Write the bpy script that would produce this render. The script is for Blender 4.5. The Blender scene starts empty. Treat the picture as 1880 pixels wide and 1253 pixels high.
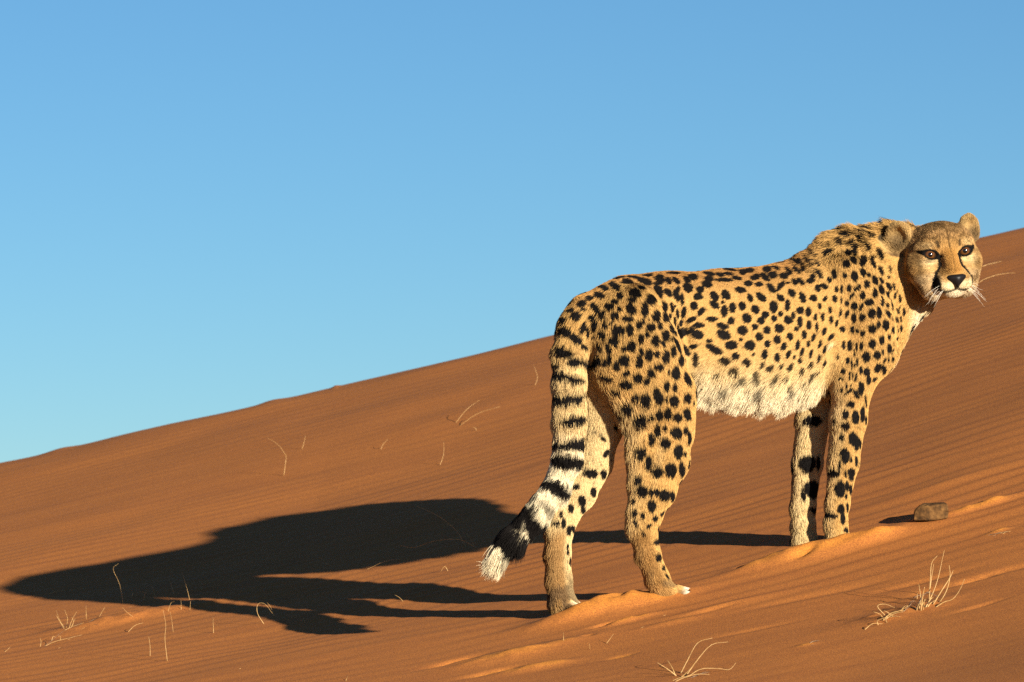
import bpy, math, random
import numpy as np
from mathutils import Vector, Matrix
from mathutils.bvhtree import BVHTree

SC = bpy.context.scene
COL = SC.collection
R_ = math.radians

# ------------------------------------------------------------------ camera
PXM = 800.0                    # photo pixels per metre at the animal's distance
DIST = 12.0
FPX = PXM * DIST               # focal length in photo pixels (photo is 1880 x 1253)
PITCH = R_(3.0)
CAMZ = 1.25
cam = bpy.data.cameras.new('camera')
camo = bpy.data.objects.new('camera', cam)
COL.objects.link(camo)
camo.location = (0, 0, CAMZ)
camo.rotation_euler = (R_(90) + PITCH, 0, 0)
cam.sensor_width = 36.0
cam.lens = 36.0 * FPX / 1880.0
cam.clip_start = 0.1
cam.clip_end = 3000
cam.dof.use_dof = True
cam.dof.focus_distance = 12.05
cam.dof.aperture_fstop = 13.0
SC.camera = camo

# ------------------------------------------------------------------ light
SUN_AZ = R_(56.5)                # towards the camera from the +X axis
SUN_EL = R_(13.1)
SDIR = Vector((math.cos(SUN_EL) * math.cos(SUN_AZ), -math.cos(SUN_EL) * math.sin(SUN_AZ), math.sin(SUN_EL)))
world = bpy.data.worlds.new('World')
SC.world = world
world.use_nodes = True
wn = world.node_tree.nodes
wl = world.node_tree.links
sky = wn.new('ShaderNodeTexSky')
sky.sky_type = 'NISHITA'
sky.sun_disc = False
sky.sun_elevation = SUN_EL
sky.sun_rotation = math.atan2(SDIR.x, SDIR.y)
sky.altitude = 2500
sky.air_density = 1.0
sky.dust_density = 0.0
sky.ozone_density = 6.0
bg = wn['Background']
bg.inputs['Strength'].default_value = 0.05
tint = wn.new('ShaderNodeMix'); tint.data_type = 'RGBA'; tint.blend_type = 'MULTIPLY'
tint.inputs[0].default_value = 1.0
tint.inputs[7].default_value = (1.0, .98, .83, 1)
wl.new(sky.outputs['Color'], tint.inputs[6])
wl.new(tint.outputs[2], bg.inputs['Color'])
sun = bpy.data.lights.new('sun', 'SUN')
sun.energy = 5.0
sun.angle = R_(0.55)
sun.color = (1.0, 0.92, 0.76)
suno = bpy.data.objects.new('sun', sun)
COL.objects.link(suno)
suno.rotation_euler = SDIR.to_track_quat('Z', 'Y').to_euler()
SC.view_settings.view_transform = 'Standard'
SC.view_settings.look = 'None'
SC.view_settings.gamma = 1.0
SC.view_settings.exposure = 1.31
SC.view_settings.use_curve_mapping = False
SC.render.engine = 'CYCLES'
SC.cycles.use_denoising = False
SC.cycles.max_bounces = 6
SC.cycles.diffuse_bounces = 3
SC.cycles.glossy_bounces = 2
SC.cycles_curves.shape = 'RIBBONS'
SC.cycles_curves.subdivisions = 2

# ------------------------------------------------------------------ helpers
CP, SP = math.cos(PITCH), math.sin(PITCH)
CAM = np.array([0, 0, CAMZ])

def ray(u, v):
    x = (u - 940.0) / FPX
    z = (626.5 - v) / FPX
    return np.array([x, CP - z * SP, SP + z * CP])      # y not normalised

def P(u, v, d=0.0):
    """photo pixel -> point at distance 12 m + d (d in 1/800 m)"""
    r = ray(u, v)
    return CAM + r * ((DIST + d / PXM) / r[1])

def project(p):
    """points (n,3) -> photo pixels"""
    q = np.asarray(p) - CAM
    yc = q[..., 1] * CP + q[..., 2] * SP
    zc = -q[..., 1] * SP + q[..., 2] * CP
    return 940.0 + FPX * q[..., 0] / yc, 626.5 - FPX * zc / yc

def tag(o, label=None, cat=None, group=None, kind=None):
    if label: o['label'] = label
    if cat: o['category'] = cat
    if group: o['group'] = group
    if kind: o['kind'] = kind
    return o

def empty(name, loc):
    o = bpy.data.objects.new(name, None)
    o.empty_display_size = 0.05
    COL.objects.link(o)
    o.location = loc
    return o

def mesh_obj(name, verts, faces, mat, parent=None, smooth=True):
    me = bpy.data.meshes.new(name)
    if parent is not None:
        off = np.array(parent.matrix_world.translation) if parent.parent else np.array(parent.location)
        verts = np.asarray(verts, float) - off
    me.from_pydata([tuple(map(float, v)) for v in verts], [], [tuple(map(int, f)) for f in faces])
    if smooth:
        me.polygons.foreach_set('use_smooth', [True] * len(me.polygons))
    if mat: me.materials.append(mat)
    o = bpy.data.objects.new(name, me)
    COL.objects.link(o)
    if parent is not None: o.parent = parent
    return o

def big_mesh(name, V, Q, mat, parent=None, off=None):
    """fast quad mesh from arrays"""
    me = bpy.data.meshes.new(name)
    V = np.ascontiguousarray(V if off is None else V - off, dtype=np.float32)
    Q = np.ascontiguousarray(Q, dtype=np.int32)
    me.vertices.add(len(V)); me.vertices.foreach_set('co', V.ravel())
    me.loops.add(Q.size); me.loops.foreach_set('vertex_index', Q.ravel())
    me.polygons.add(len(Q))
    me.polygons.foreach_set('loop_start', np.arange(0, Q.size, 4, dtype=np.int32))
    me.polygons.foreach_set('use_smooth', np.ones(len(Q), dtype=bool))
    me.update(calc_edges=True)
    me.validate()
    if mat: me.materials.append(mat)
    o = bpy.data.objects.new(name, me)
    COL.objects.link(o)
    if parent is not None: o.parent = parent
    return o

def new_mat(name):
    m = bpy.data.materials.new(name)
    m.use_nodes = True
    nt = m.node_tree
    return m, nt.nodes, nt.links, nt.nodes['Principled BSDF']

def sstep(a, b, x):
    t = np.clip((x - a) / (b - a), 0, 1)
    return t * t * (3 - 2 * t)

_rng = np.random.RandomState(7)
_perm = _rng.rand(256, 256).astype(np.float32)
def noise2(x, y, s=0):
    """smooth value noise, -1..1"""
    x = np.asarray(x) + 37.3 * s; y = np.asarray(y) + 91.7 * s
    xi = np.floor(x).astype(int); yi = np.floor(y).astype(int)
    fx = x - xi; fy = y - yi
    fx = fx * fx * fx * (fx * (fx * 6 - 15) + 10); fy = fy * fy * fy * (fy * (fy * 6 - 15) + 10)
    g = lambda a, b: _perm[a & 255, b & 255]
    a = g(xi, yi) * (1 - fx) + g(xi + 1, yi) * fx
    b = g(xi, yi + 1) * (1 - fx) + g(xi + 1, yi + 1) * fx
    return 2 * (a * (1 - fy) + b * fy) - 1

def noise3(p, f, s=0):
    p = p * f
    return (noise2(p[:, 0] + 5 * s, p[:, 1], s) + noise2(p[:, 1] + 3, p[:, 2], s + 1) + noise2(p[:, 2], p[:, 0] + 7, s + 2)) / 1.8

# ------------------------------------------------------------------ the dune
YC = 17.0
def softclip(x, m):
    return m * np.tanh(x / m)

def ground_base(x, y):
    x = np.asarray(x, float); y = np.asarray(y, float)
    xs = softclip(x, 9.0)
    X = xs - 0.45
    Xc = np.clip(X, -2.2, 1.6)
    zn = -0.216 + 0.220 * X + 0.024 * Xc * Xc
    zr = 0.454 + 0.2334 * xs
    s0 = 0.165 + 0.06 * np.clip(X, -1.0, 1.0)
    s1 = 0.145
    L = YC - 12.0
    t = np.clip((y - 12.0) / L, 0, 1)
    h = (2 * t**3 - 3 * t**2 + 1) * zn + (t**3 - 2 * t**2 + t) * L * s0 + (-2 * t**3 + 3 * t**2) * zr + (t**3 - t**2) * L * s1
    # towards the camera: the slope flattens out to the foot of the dune
    q = np.maximum(12.0 - y, 0)
    fall = s0 * 1.1 * (1 - np.exp(-q / 1.1)) + 0.045 * np.minimum(q, 30)
    # behind the crest: slip face down to a plain
    w = np.maximum(y - YC, 0)
    back = s1 * np.minimum(w, 3) - 0.16 * np.minimum(w, 3) ** 2 - 0.45 * np.clip(w - 3, 0, 12)
    tilt = 0.0245 * np.clip(y, 0, YC)
    return CAMZ + h - fall + back + tilt

def gauss_ridge(x, y, c, ang, ln, wd, ht, asym=0.0):
    dx = x - c[0]; dy = y - c[1]
    a = dx * math.cos(ang) + dy * math.sin(ang)
    b = -dx * math.sin(ang) + dy * math.cos(ang)
    b = b / (wd * (1 + asym * np.tanh(b / wd)))
    return ht * np.exp(-(a / ln) ** 2 - b ** 2)

def gpt(u, v, full=False):
    """ray / ground intersection"""
    r = ray(u, v)
    ys = np.linspace(9.5, 17.6, 1600)
    px = CAM[0] + r[0] * ys / r[1]; pz = CAM[2] + r[2] * ys / r[1]
    g = (ground_full if full else ground_base)(px, ys)
    i = np.nonzero(pz <= g)[0]
    if len(i) == 0: return np.array([px[-1], ys[-1], g[-1]])
    i = i[0]
    return np.array([px[i], ys[i], g[i]])

# trodden sand, plus troughs shaped to imitate a shadow streak: (pixel, angle in the ground plane, length, width, height)
TROD = []
def trod(u, v, ang, ln, wd, ht, asym=0.0, fresh=1.0):
    p = gpt(u, v)
    TROD.append((p[:2], R_(ang), ln, wd, ht, asym, fresh))
trod(1535, 1012, 8, .16, .05, .022)       # ridge in front of the fore paws
trod(1430, 1035, 15, .10, .04, .012)
trod(1480, 1030, 35, .03, .012, -.012)
trod(1385, 1042, 30, .045, .014, -.010)
trod(1610, 996, 12, .05, .02, .010)
trod(1120, 1128, 12, .16, .06, .022)      # ridge beside the hind paws
trod(1075, 1140, 15, .10, .04, .014)
trod(1205, 1112, 0, .07, .04, .010)
trod(1135, 1125, 30, .022, .010, -.010)
trod(1115, 1155, 30, .035, .010, -.009)
trod(1160, 1147, 20, .06, .012, .007)
trod(1150, 1108, 5, .05, .02, -.014)
trod(830, 1226, 22, .06, .016, -.012)     # older prints lower down
trod(930, 1215, 10, .11, .05, .012)
trod(900, 1242, 22, .05, .014, -.009)
trod(985, 1232, 8, .07, .03, .009)
trod(1140, 1212, 15, .03, .01, -.004)
trod(1800, 935, 16, .09, .022, .012)      # drift behind the stone
trod(1690, 962, 0, .06, .03, .006)
trod(230, 1140, 16, .16, .07, .018, fresh=.3)       # hummock under the left clump
trod(1660, 1130, 18, .12, .06, .010, fresh=0)
trod(1830, 982, 10, .03, .01, .006)
trod(1480, 1190, 5, .02, .01, .004)
trod(1800, 1068, 9, .14, .018, -.007, fresh=0)  # troughs from here stand in for a grass shadow cast from out of view
trod(1690, 1076, 6, .10, .016, -.004, fresh=0)
trod(1560, 1088, 4, .09, .02, -.004, fresh=0)
trod(1450, 1110, 5, .10, .02, -.003, fresh=0)
trod(1800, 1118, 22, .05, .010, -.005, fresh=0)
trod(1700, 905, 10, .25, .05, .004, fresh=0)
trod(1330, 1120, 10, .12, .03, .005, fresh=.4)
trod(1310, 1128, 14, .05, .010, -.005, fresh=.2)
trod(1240, 1150, 10, .08, .02, .005, fresh=.5)
trod(1385, 1165, 6, .08, .012, -.003, fresh=0)
trod(1040, 1190, 12, .10, .03, .005, fresh=.5)
trod(1080, 1180, 15, .012, .01, -.008, fresh=0)

def ripples(x, y):
    wx = x * 1.0 + 0.10 * noise2(x * 1.6, y * 1.6, 3)
    wy = y + 0.030 * noise2(x * 1.3, y * 1.8, 5) + 0.010 * noise2(x * 5, y * 6, 6)
    lam = 0.088
    ph = (wy - 0.16 * wx - 0.012 * wx * np.abs(wx)) / lam
    # dislocations
    ph = ph + 0.75 * noise2(x * 1.3, y * 2.6, 9) + .25 * noise2(x * 4, y * 7, 10)
    f = ph - np.floor(ph)
    saw = np.where(f < 0.64, f / 0.64, (1 - f) / 0.36)
    saw = saw * saw * (3 - 2 * saw)
    amp = 0.0017 * (0.60 + 0.40 * noise2(x * 1.7, y * 2.3, 11) + .25 * noise2(x * 6, y * 5, 12))
    amp = amp * (1 - 0.55 * sstep(13.6, 17, y)) * (1 - 0.72 * sstep(11.75, 11.35, y - 0.06 * x))
    amp = amp * (1 - sstep(18, 22, y)) * (1 - sstep(10.4, 9.5, y))
    return amp * (saw - 0.5)

def ground_full(x, y, mask=False):
    x = np.asarray(x, float); y = np.asarray(y, float)
    z = ground_base(x, y)
    near = np.exp(-np.maximum(np.abs(y - 13) - 6, 0) / 3)
    z = z + near * (0.010 * noise2(x * 0.9, y * 0.9, 1) + 0.004 * noise2(x * 3, y * 3.5, 2))
    m = np.zeros_like(z)
    d = np.zeros_like(z)
    fr = np.zeros_like(z)
    for c, ang, ln, wd, ht, asym, fresh in TROD:
        g = gauss_ridge(x, y, c, ang, ln, wd, ht, asym)
        d = d + g
        m = np.maximum(m, np.abs(g) / abs(ht) if abs(ht) > .005 else 0)
        if mask: fr = np.maximum(fr, fresh * np.abs(g) / abs(ht))
    if mask: return np.clip(fr, 0, 1)
    lump = m * (0.0035 * noise2(x * 26, y * 26, 13) + 0.0025 * noise2(x * 55, y * 55, 14))
    # three small lumps on the crest
    crest = 0
    for u, s, h in ((492, .045, .007), (610, .010, .005), (97, .05, .007)):
        xx = (u - 940) / FPX * YC
        crest = crest + h * np.exp(-((x - xx) / s) ** 2) * np.exp(-((y - YC - .3) / .14) ** 2)
    return z + d + lump + crest + ripples(x, y) * (1 - 0.85 * np.clip(m, 0, 1))

def axis(segs):
    out = []
    for a, b, h in segs:
        n = max(1, int(round((b - a) / h)))
        out.extend(np.linspace(a, b, n, endpoint=False))
    out.append(segs[-1][1])
    return np.array(out)
gx = axis([(-400, -60, 40), (-60, -12, 4), (-12, -4, .5), (-4, -2, .04), (-2, -1.25, .013), (-1.25, 1.25, .0085), (1.25, 2, .013), (2, 4, .04), (4, 12, .5), (12, 60, 4), (60, 400, 40)])
gy = axis([(-400, -40, 40), (-40, 0, 3), (0, 8, .4), (8, 10.6, .06), (10.6, 13.6, .0085), (13.6, 18.2, .0115), (18.2, 22, .08), (22, 60, 1.5), (60, 400, 40)])
GX, GY = np.meshgrid(gx, gy, indexing='ij')
GZ = ground_full(GX.ravel(), GY.ravel())
nx, ny = len(gx), len(gy)
idx = np.arange(nx * ny).reshape(nx, ny)
Q = np.stack([idx[:-1, :-1], idx[1:, :-1], idx[1:, 1:], idx[:-1, 1:]], -1).reshape(-1, 4)

sand, n, l, b = new_mat('sand')
tc = n.new('ShaderNodeTexCoord')
def tex(nodes, links, vec, scale, detail=4, rough=.6):
    t = nodes.new('ShaderNodeTexNoise'); t.inputs['Scale'].default_value = scale
    t.inputs['Detail'].default_value = detail; t.inputs['Roughness'].default_value = rough
    links.new(vec, t.inputs['Vector'])
    return t
def ramp(nodes, links, fac, stops):
    r = nodes.new('ShaderNodeValToRGB')
    e = r.color_ramp.elements
    while len(e) < len(stops): e.new(.5)
    for i, (p, c) in enumerate(stops):
        e[i].position = p; e[i].color = (*c, 1)
    links.new(fac, r.inputs['Fac'])
    return r
def mix(nodes, links, a, bb, fac, mode='MIX'):
    m = nodes.new('ShaderNodeMix'); m.data_type = 'RGBA'; m.blend_type = mode
    for s, v in ((m.inputs[0], fac), (m.inputs[6], a), (m.inputs[7], bb)):
        if hasattr(v, 'links') or hasattr(v, 'is_linked'): links.new(v, s)
        elif isinstance(v, (int, float)): s.default_value = v
        else: s.default_value = (*v, 1)
    return m.outputs[2]
t1 = tex(n, l, tc.outputs['Object'], 1.3, 5)
t2 = tex(n, l, tc.outputs['Object'], 330, 2, .7)
t3 = tex(n, l, tc.outputs['Object'], 900, 1)
base = ramp(n, l, t1.outputs['Fac'], [(.3, (.330, .113, .0265)), (.7, (.370, .129, .029))])
gr = ramp(n, l, t2.outputs['Fac'], [(.28, (.13, .040, .019)), (.48, (.345, .117, .027)), (.74, (.62, .226, .043))])
c = mix(n, l, base.outputs['Color'], gr.outputs['Color'], .72)
# dark mineral streaks along the ripples
mpn = n.new('ShaderNodeMapping'); mpn.inputs['Scale'].default_value = (1.6, 16, 1); mpn.inputs['Rotation'].default_value = (0, 0, R_(-9))
l.new(tc.outputs['Object'], mpn.inputs['Vector'])
t4 = tex(n, l, mpn.outputs['Vector'], 1.0, 6, .62)
stk = ramp(n, l, t4.outputs['Fac'], [(.36, (.80, .76, .84)), (.56, (1.03, 1.03, 1.0))])
c = mix(n, l, c, stk.outputs['Color'], .42, 'MULTIPLY')
# freshly turned sand is cleaner and more orange than the weathered crust
ta = n.new('ShaderNodeAttribute'); ta.attribute_name = 'turned'
c = mix(n, l, c, mix(n, l, c, (1.18, 1.26, .95), 1.0, 'MULTIPLY'), ta.outputs['Fac'])
l.new(c, b.inputs['Base Color'])
b.inputs['Roughness'].default_value = .95
b.inputs['Specular IOR Level'].default_value = .15
bp = n.new('ShaderNodeBump'); bp.inputs['Strength'].default_value = .35; bp.inputs['Distance'].default_value = .0012
l.new(t2.outputs['Fac'], bp.inputs['Height']); l.new(bp.outputs['Normal'], b.inputs['Normal'])
dune = big_mesh('dune', np.stack([GX.ravel(), GY.ravel(), GZ], -1), Q, sand)
tm = ground_full(GX.ravel(), GY.ravel(), True)
tm = sstep(.25, .8, tm * (1 + .35 * noise2(GX.ravel() * 18, GY.ravel() * 18, 17)))
tat = dune.data.attributes.new('turned', 'FLOAT', 'POINT'); tat.data.foreach_set('value', tm.astype(np.float32))
tag(dune, 'rust red rippled sand dune rising to the right', 'dune', kind='structure')

# ------------------------------------------------------------------ cheetah: body as a smooth blended volume
YAW = R_(25)
CY, SY = math.cos(YAW), math.sin(YAW)
HEAD = np.array([CY, SY, 0.0])               # heading
RGT = np.array([SY, -CY, 0.0])               # animal's right (the side we see)
TY = math.tan(YAW)
def M(u, v):                                  # point on the midplane
    return P(u, v, TY * (u - 1300))
def B(u, v, lat):                             # apparent pixel, lat px to the animal's right
    u0 = u - SY * lat
    return P(u, v, TY * (u0 - 1300) - CY * lat)

PR = []     # primitives
def cone(grp, p0, p1, r0, r1, k=14, lat=1.0, flow=None, fur=.012, pale=0.0, sub=False):
    PR.append(dict(t='c', g=grp, p0=np.array(p0), p1=np.array(p1), r0=r0 / PXM, r1=r1 / PXM, k=k / PXM, lat=lat,
                   flow=flow, fur=fur, pale=pale, sub=sub))
def ell(grp, c, R, rad, k=10, flow=None, fur=.012, pale=0.0, sub=False):
    PR.append(dict(t='e', g=grp, c=np.array(c), R=np.array(R), rad=np.array(rad) / PXM, k=k / PXM,
                   flow=flow, fur=fur, pale=pale, sub=sub))
DOWN = np.array([0, 0, -1.0])
def nrm(v):
    v = np.asarray(v, float); return v / np.linalg.norm(v)
BACKDOWN = nrm(-HEAD * .75 + DOWN * .55)

# torso
T = [(1092, 600, 54), (1150, 596, 77), (1195, 598, 88), (1240, 601, 95), (1330, 608, 108), (1410, 611, 116), (1480, 600, 119), (1545, 575, 124), (1578, 580, 98)]
for a, bb in zip(T[:-1], T[1:]):
    cone('torso', M(a[0], a[1]), M(bb[0], bb[1]), a[2], bb[2], k=22, lat=1.42, flow=BACKDOWN, fur=.0092)
BODYR = np.stack([HEAD, RGT, [0, 0, 1]])
# breast keel, withers, hip bones, loin
ell('torso', M(1590, 640), BODYR, (55, 50, 60), 25, BACKDOWN, .012)
ell('torso', M(1568, 486), BODYR, (60, 32, 50), 34, BACKDOWN, .013)
ell('torso', B(1165, 580, 40), BODYR, (55, 26, 36), 30, BACKDOWN)
ell('torso', B(1128, 582, -40), BODYR, (55, 26, 36), 30, BACKDOWN)
cone('torso', M(1150, 565), M(1088, 592), 42, 42, k=30, flow=nrm(-HEAD + DOWN * .6), fur=.012)
# creases behind the elbow and in front of the thigh
cone('torso', B(1530, 640, 86), B(1524, 745, 66), 9, 13, k=14, sub=True, flow=BACKDOWN, fur=.012)
cone('torso', B(1248, 560, 72), B(1280, 705, 66), 5, 10, k=12, sub=True, flow=BACKDOWN, fur=.010)
# neck
NK = [(M(1572, 522), 90), (M(1622, 512), 76), (P(1668, 500, 205), 62), (P(1704, 486, 188), 54)]
ell('torso', P(1625, 458, 186), BODYR, (68, 34, 40), 28, BACKDOWN, .016)
for (p, r), (q, s) in zip(NK[:-1], NK[1:]):
    cone('torso', p, q, r, s, k=26, lat=1.25 if r > 61 else 1.0, flow=nrm(nrm(p - q) * .8 + DOWN * .5), fur=.013)
cone('torso', P(1686, 546, 172), M(1612, 592), 30, 48, k=24, flow=nrm(-HEAD + DOWN), fur=.016, pale=.6)

def limb(grp, pts, k, fur=.010, pale=0.0, flow=None):
    for (p, r), (q, s) in zip(pts[:-1], pts[1:]):
        f = nrm(q - p) if flow is None else flow
        cone(grp, p, q, r, s, k=k, flow=nrm(f + DOWN * .25), fur=fur, pale=pale)
# right fore leg
limb('frf', [(B(1552, 500, 58), 34), (B(1590, 580, 68), 46), (B(1598, 645, 64), 44), (B(1562, 712, 62), 37)], 22, .010)
limb('frf', [(B(1566, 690, 62), 38), (B(1558, 770, 55), 32), (B(1549, 850, 48), 27), (B(1538, 925, 42), 20), (B(1535, 960, 40), 20)], 10, .008)
limb('frf', [(B(1535, 960, 40), 20), (B(1538, 990, 40), 21), (B(1552, 1012, 40), 22)], 8, .007)
for dl, du in ((-18, 10), (-6, 16), (6, 16), (18, 10)):
    limb('frf', [(B(1548, 1012, 40 + dl), 13), (B(1560 + du, 1020, 40 + dl), 10)], 5, .005)
# left fore leg
limb('flf', [(B(1545, 580, -50), 44), (B(1545, 650, -46), 42), (B(1508, 715, -40), 36)], 22, .012)
limb('flf', [(B(1508, 700, -40), 36), (B(1494, 770, -36), 30), (B(1483, 850, -36), 26), (B(1475, 930, -36), 21), (B(1475, 965, -36), 21)], 10, .010, .5)
limb('flf', [(B(1475, 965, -36), 21), (B(1477, 990, -36), 22), (B(1486, 1015, -36), 22)], 8, .008)
for dl, du in ((-18, 10), (-6, 16), (6, 16), (18, 10)):
    limb('flf', [(B(1486, 1014, -36 + dl), 13), (B(1496 + du, 1022, -36 + dl), 10)], 5, .005)
# right hind leg
limb('frh', [(B(1160, 580, 48), 56), (B(1180, 650, 56), 66), (B(1212, 730, 62), 60), (B(1226, 790, 66), 46)], 24, .013)
limb('frh', [(B(1130, 600, 38), 44), (B(1140, 680, 48), 46), (B(1178, 760, 56), 42)], 24, .018)
limb('frh', [(B(1226, 775, 66), 46), (B(1221, 845, 66), 42), (B(1204, 900, 63), 34), (B(1186, 945, 60), 27), (B(1180, 970, 60), 25)], 12, .010)
limb('frh', [(B(1180, 805, 62), 30), (B(1180, 880, 60), 22), (B(1168, 960, 60), 15)], 14, .013)
limb('frh', [(B(1180, 968, 60), 25), (B(1189, 1015, 60), 21), (B(1206, 1060, 60), 20), (B(1222, 1090, 60), 20)], 8, .010)
limb('frh', [(B(1222, 1090, 60), 20), (B(1262, 1096, 58), 16)], 8, .008)
for dl, du in ((-20, -6), (-7, 4), (7, 4), (20, -6)):
    limb('frh', [(B(1255, 1096, 58 + dl), 13), (B(1286 + du, 1098, 58 + dl), 10)], 5, .006)
# left hind leg
limb('flh', [(B(1105, 605, -38), 52), (B(1096, 700, -26), 52), (B(1105, 785, -18), 37)], 24, .011, .6)
limb('flh', [(B(1106, 770, -18), 37), (B(1090, 850, -24), 33), (B(1062, 905, -32), 31), (B(1034, 948, -38), 26), (B(1027, 970, -40), 25)], 10, .008, .6)
limb('flh', [(B(1027, 968, -40), 25), (B(1024, 1015, -40), 22), (B(1026, 1062, -40), 22), (B(1032, 1105, -40), 23)], 8, .010, .1)
limb('flh', [(B(1032, 1105, -40), 23), (B(1052, 1118, -38), 17)], 8, .008, .1)
for dl, du in ((-20, -5), (-7, 3), (7, 3), (20, -5)):
    limb('flh', [(B(1048, 1118, -38 + dl), 13), (B(1072 + du, 1124, -38 + dl), 10)], 5, .006, .3)
# tail
TAIL = [(P(1080, 580, -92), 32), (P(1057, 608, -114), 31), (P(1047, 650, -129), 28), (P(1046, 700, -136), 26), (P(1045, 770, -140), 24), (P(1042, 840, -144), 22),
        (P(1022, 896, -148), 20), (P(985, 943, -152), 19), (P(945, 988, -156), 18), (P(912, 1026, -160), 13)]
for i, ((p, r), (q, s)) in enumerate(zip(TAIL[:-1], TAIL[1:])):
    cone('tail', p, q, r, s, k=10, flow=nrm(q - p), fur=(.014, .018, .020, .021, .022, .024, .027, .032, .036)[i], pale=0)

# head, in its own frame (units of 1/800 m, origin between the eyes; x = animal's left, y = forward, z = up)
TH, RO, HP = R_(14), R_(7.0), R_(0)
Fh = np.array([math.sin(TH), -math.cos(TH), 0]); Xh = np.array([math.cos(TH), math.sin(TH), 0]); Zh = np.array([0, 0, 1.0])
Xh, Zh = math.cos(RO) * Xh + math.sin(RO) * Zh, -math.sin(RO) * Xh + math.cos(RO) * Zh
H0 = P(1738.5, 465, 60)
HR = np.stack([Xh, Fh, Zh])                   # rows
def Hp(x, y, z): return H0 + (x * Xh + y * Fh + z * Zh) / PXM
def Hd(x, y, z): return nrm(x * Xh + y * Fh + z * Zh)
ell('head', Hp(4, -50, 13), HR, (64, 60, 47), 12, Hd(0, -1, .25), .010)            # cranium
ell('head', Hp(0, -12, 22), HR, (40, 26, 26), 14, Hd(0, -.5, 1), .007)             # forehead
for s in (-1, 1):
    ell('head', Hp(s * 39, -28, -17), HR, (30, 36, 34), 14, Hd(s * .8, -.9, -.4), .016)  # cheek
    ell('head', Hp(s * 31, -18, -44), HR, (24, 31, 25), 12, Hd(s * .7, -.9, -.6), .016)
    cone('head', Hp(s * 16, 6, 16), Hp(s * 46, -12, 14), 10, 10, 8, flow=Hd(s * .5, -.6, .6), fur=.005)   # brow
    ell('head', Hp(s * 15, 22, -56), HR, (19, 17, 15), 8, Hd(s * .8, -.6, -.2), .005)   # whisker pad
    cone('head', Hp(s * 20, 2, -22), Hp(s * 44, -18, -20), 10, 12, 9, flow=Hd(s * .7, -.7, -.1), fur=.006)  # cheek bone
for s in (-1, 1):
    ell('head', Hp(s * 25, -16, -62), HR, (22, 26, 19), 12, Hd(s * .6, -.8, -.9), .016)   # jaw ruff
cone('head', Hp(0, 4, 6), Hp(0, 30, -40), 15, 13, 9, flow=Hd(0, -.5, 1), fur=.004)  # bridge
ell('head', Hp(0, 8, -46), HR, (27, 26, 22), 10, Hd(0, -1, 0), .005)               # muzzle
ell('head', Hp(0, 12, -72), HR, (18, 14, 9), 9, Hd(0, -.6, -1), .009, .8)         # chin
ell('head', Hp(0, -16, -62), HR, (30, 34, 18), 10, Hd(0, -1, -.4), .012, .7)       # jaw
for s in (-1, 1):
    a = R_(34) * s
    EX = math.cos(a) * Xh + -math.sin(a) * Fh
    EF = math.sin(a) * Xh + math.cos(a) * Fh
    EZ = Zh * math.cos(R_(18) * s) + EX * math.sin(R_(18) * s)
    EX2 = np.cross(EF, EZ) * -1 if np.dot(np.cross(EF, EZ), EX) < 0 else np.cross(EF, EZ)
    ER = np.stack([nrm(EX2), nrm(EF), nrm(EZ)])
    ec = Hp(s * 68, -58, 41)
    ell('head', ec, ER, (25, 13, 27), 10, nrm(EZ), .009)
    ell('head', ec + (EF * 14 - EZ * 2) / PXM, ER, (18, 15, 20), 5, nrm(EZ * .6 + EX2 * .6 * -s), .016, sub=True)
EYE = []
for s in (-1, 1):
    ec = Hp(s * 34, -4, 0)
    EYE.append((s, ec))
    ell('head', ec, HR, (18.5, 18.0, 17.0), 7, Hd(s * .5, -.5, .6), .003)
# nostril dents / nose bed
def prim_d(pr, p):
    if pr['t'] == 'c':
        p0, p1 = pr['p0'], pr['p1']
        q = p - p0
        ax = p1 - p0
        if pr['lat'] != 1.0:
            la = q @ RGT
            q = q + la[..., None] * RGT * (pr['lat'] - 1)
        t = np.clip((q @ ax) / (ax @ ax), 0, 1)
        d = np.sqrt(((q - t[..., None] * ax) ** 2).sum(-1)) - (pr['r0'] + (pr['r1'] - pr['r0']) * t)
        return d * (0.85 if pr['lat'] != 1 else 1)
    q = (p - pr['c']) @ pr['R'].T
    k0 = np.sqrt(((q / pr['rad']) ** 2).sum(-1))
    k1 = np.sqrt(((q / pr['rad'] ** 2) ** 2).sum(-1)) + 1e-9
    return k0 * (k0 - 1) / k1
def prim_box(pr, m):
    if pr['t'] == 'c':
        lo = np.minimum(pr['p0'] - pr['r0'], pr['p1'] - pr['r1']); hi = np.maximum(pr['p0'] + pr['r0'], pr['p1'] + pr['r1'])
    else:
        r = np.sqrt(((pr['R'] * pr['rad'][:, None]) ** 2).sum(0)); lo, hi = pr['c'] - r, pr['c'] + r
    return lo - m, hi + m

HV = 0.0031
lo = np.min([prim_box(p, .02)[0] for p in PR], 0); hi = np.max([prim_box(p, .02)[1] for p in PR], 0)
DIM = np.ceil((hi - lo) / HV).astype(int) + 2
GR = np.full(DIM, 0.05, np.float32)
AX = [lo[i] + HV * np.arange(DIM[i]) for i in range(3)]
def smin(a, b, k):
    h = np.clip(0.5 + 0.5 * (b - a) / k, 0, 1)
    return b * (1 - h) + a * h - k * h * (1 - h)
def region(box):
    s = []
    for i in range(3):
        a = max(0, int((box[0][i] - lo[i]) / HV)); e = min(DIM[i], int((box[1][i] - lo[i]) / HV) + 2)
        s.append(slice(a, e))
    return tuple(s)
def pts_of(s):
    return np.stack(np.meshgrid(AX[0][s[0]], AX[1][s[1]], AX[2][s[2]], indexing='ij'), -1)
groups = ['torso', 'frf', 'flf', 'frh', 'flh', 'head', 'tail']
JOIN = dict(torso=1, frf=18, flf=18, frh=20, flh=20, head=16, tail=16)
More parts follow.
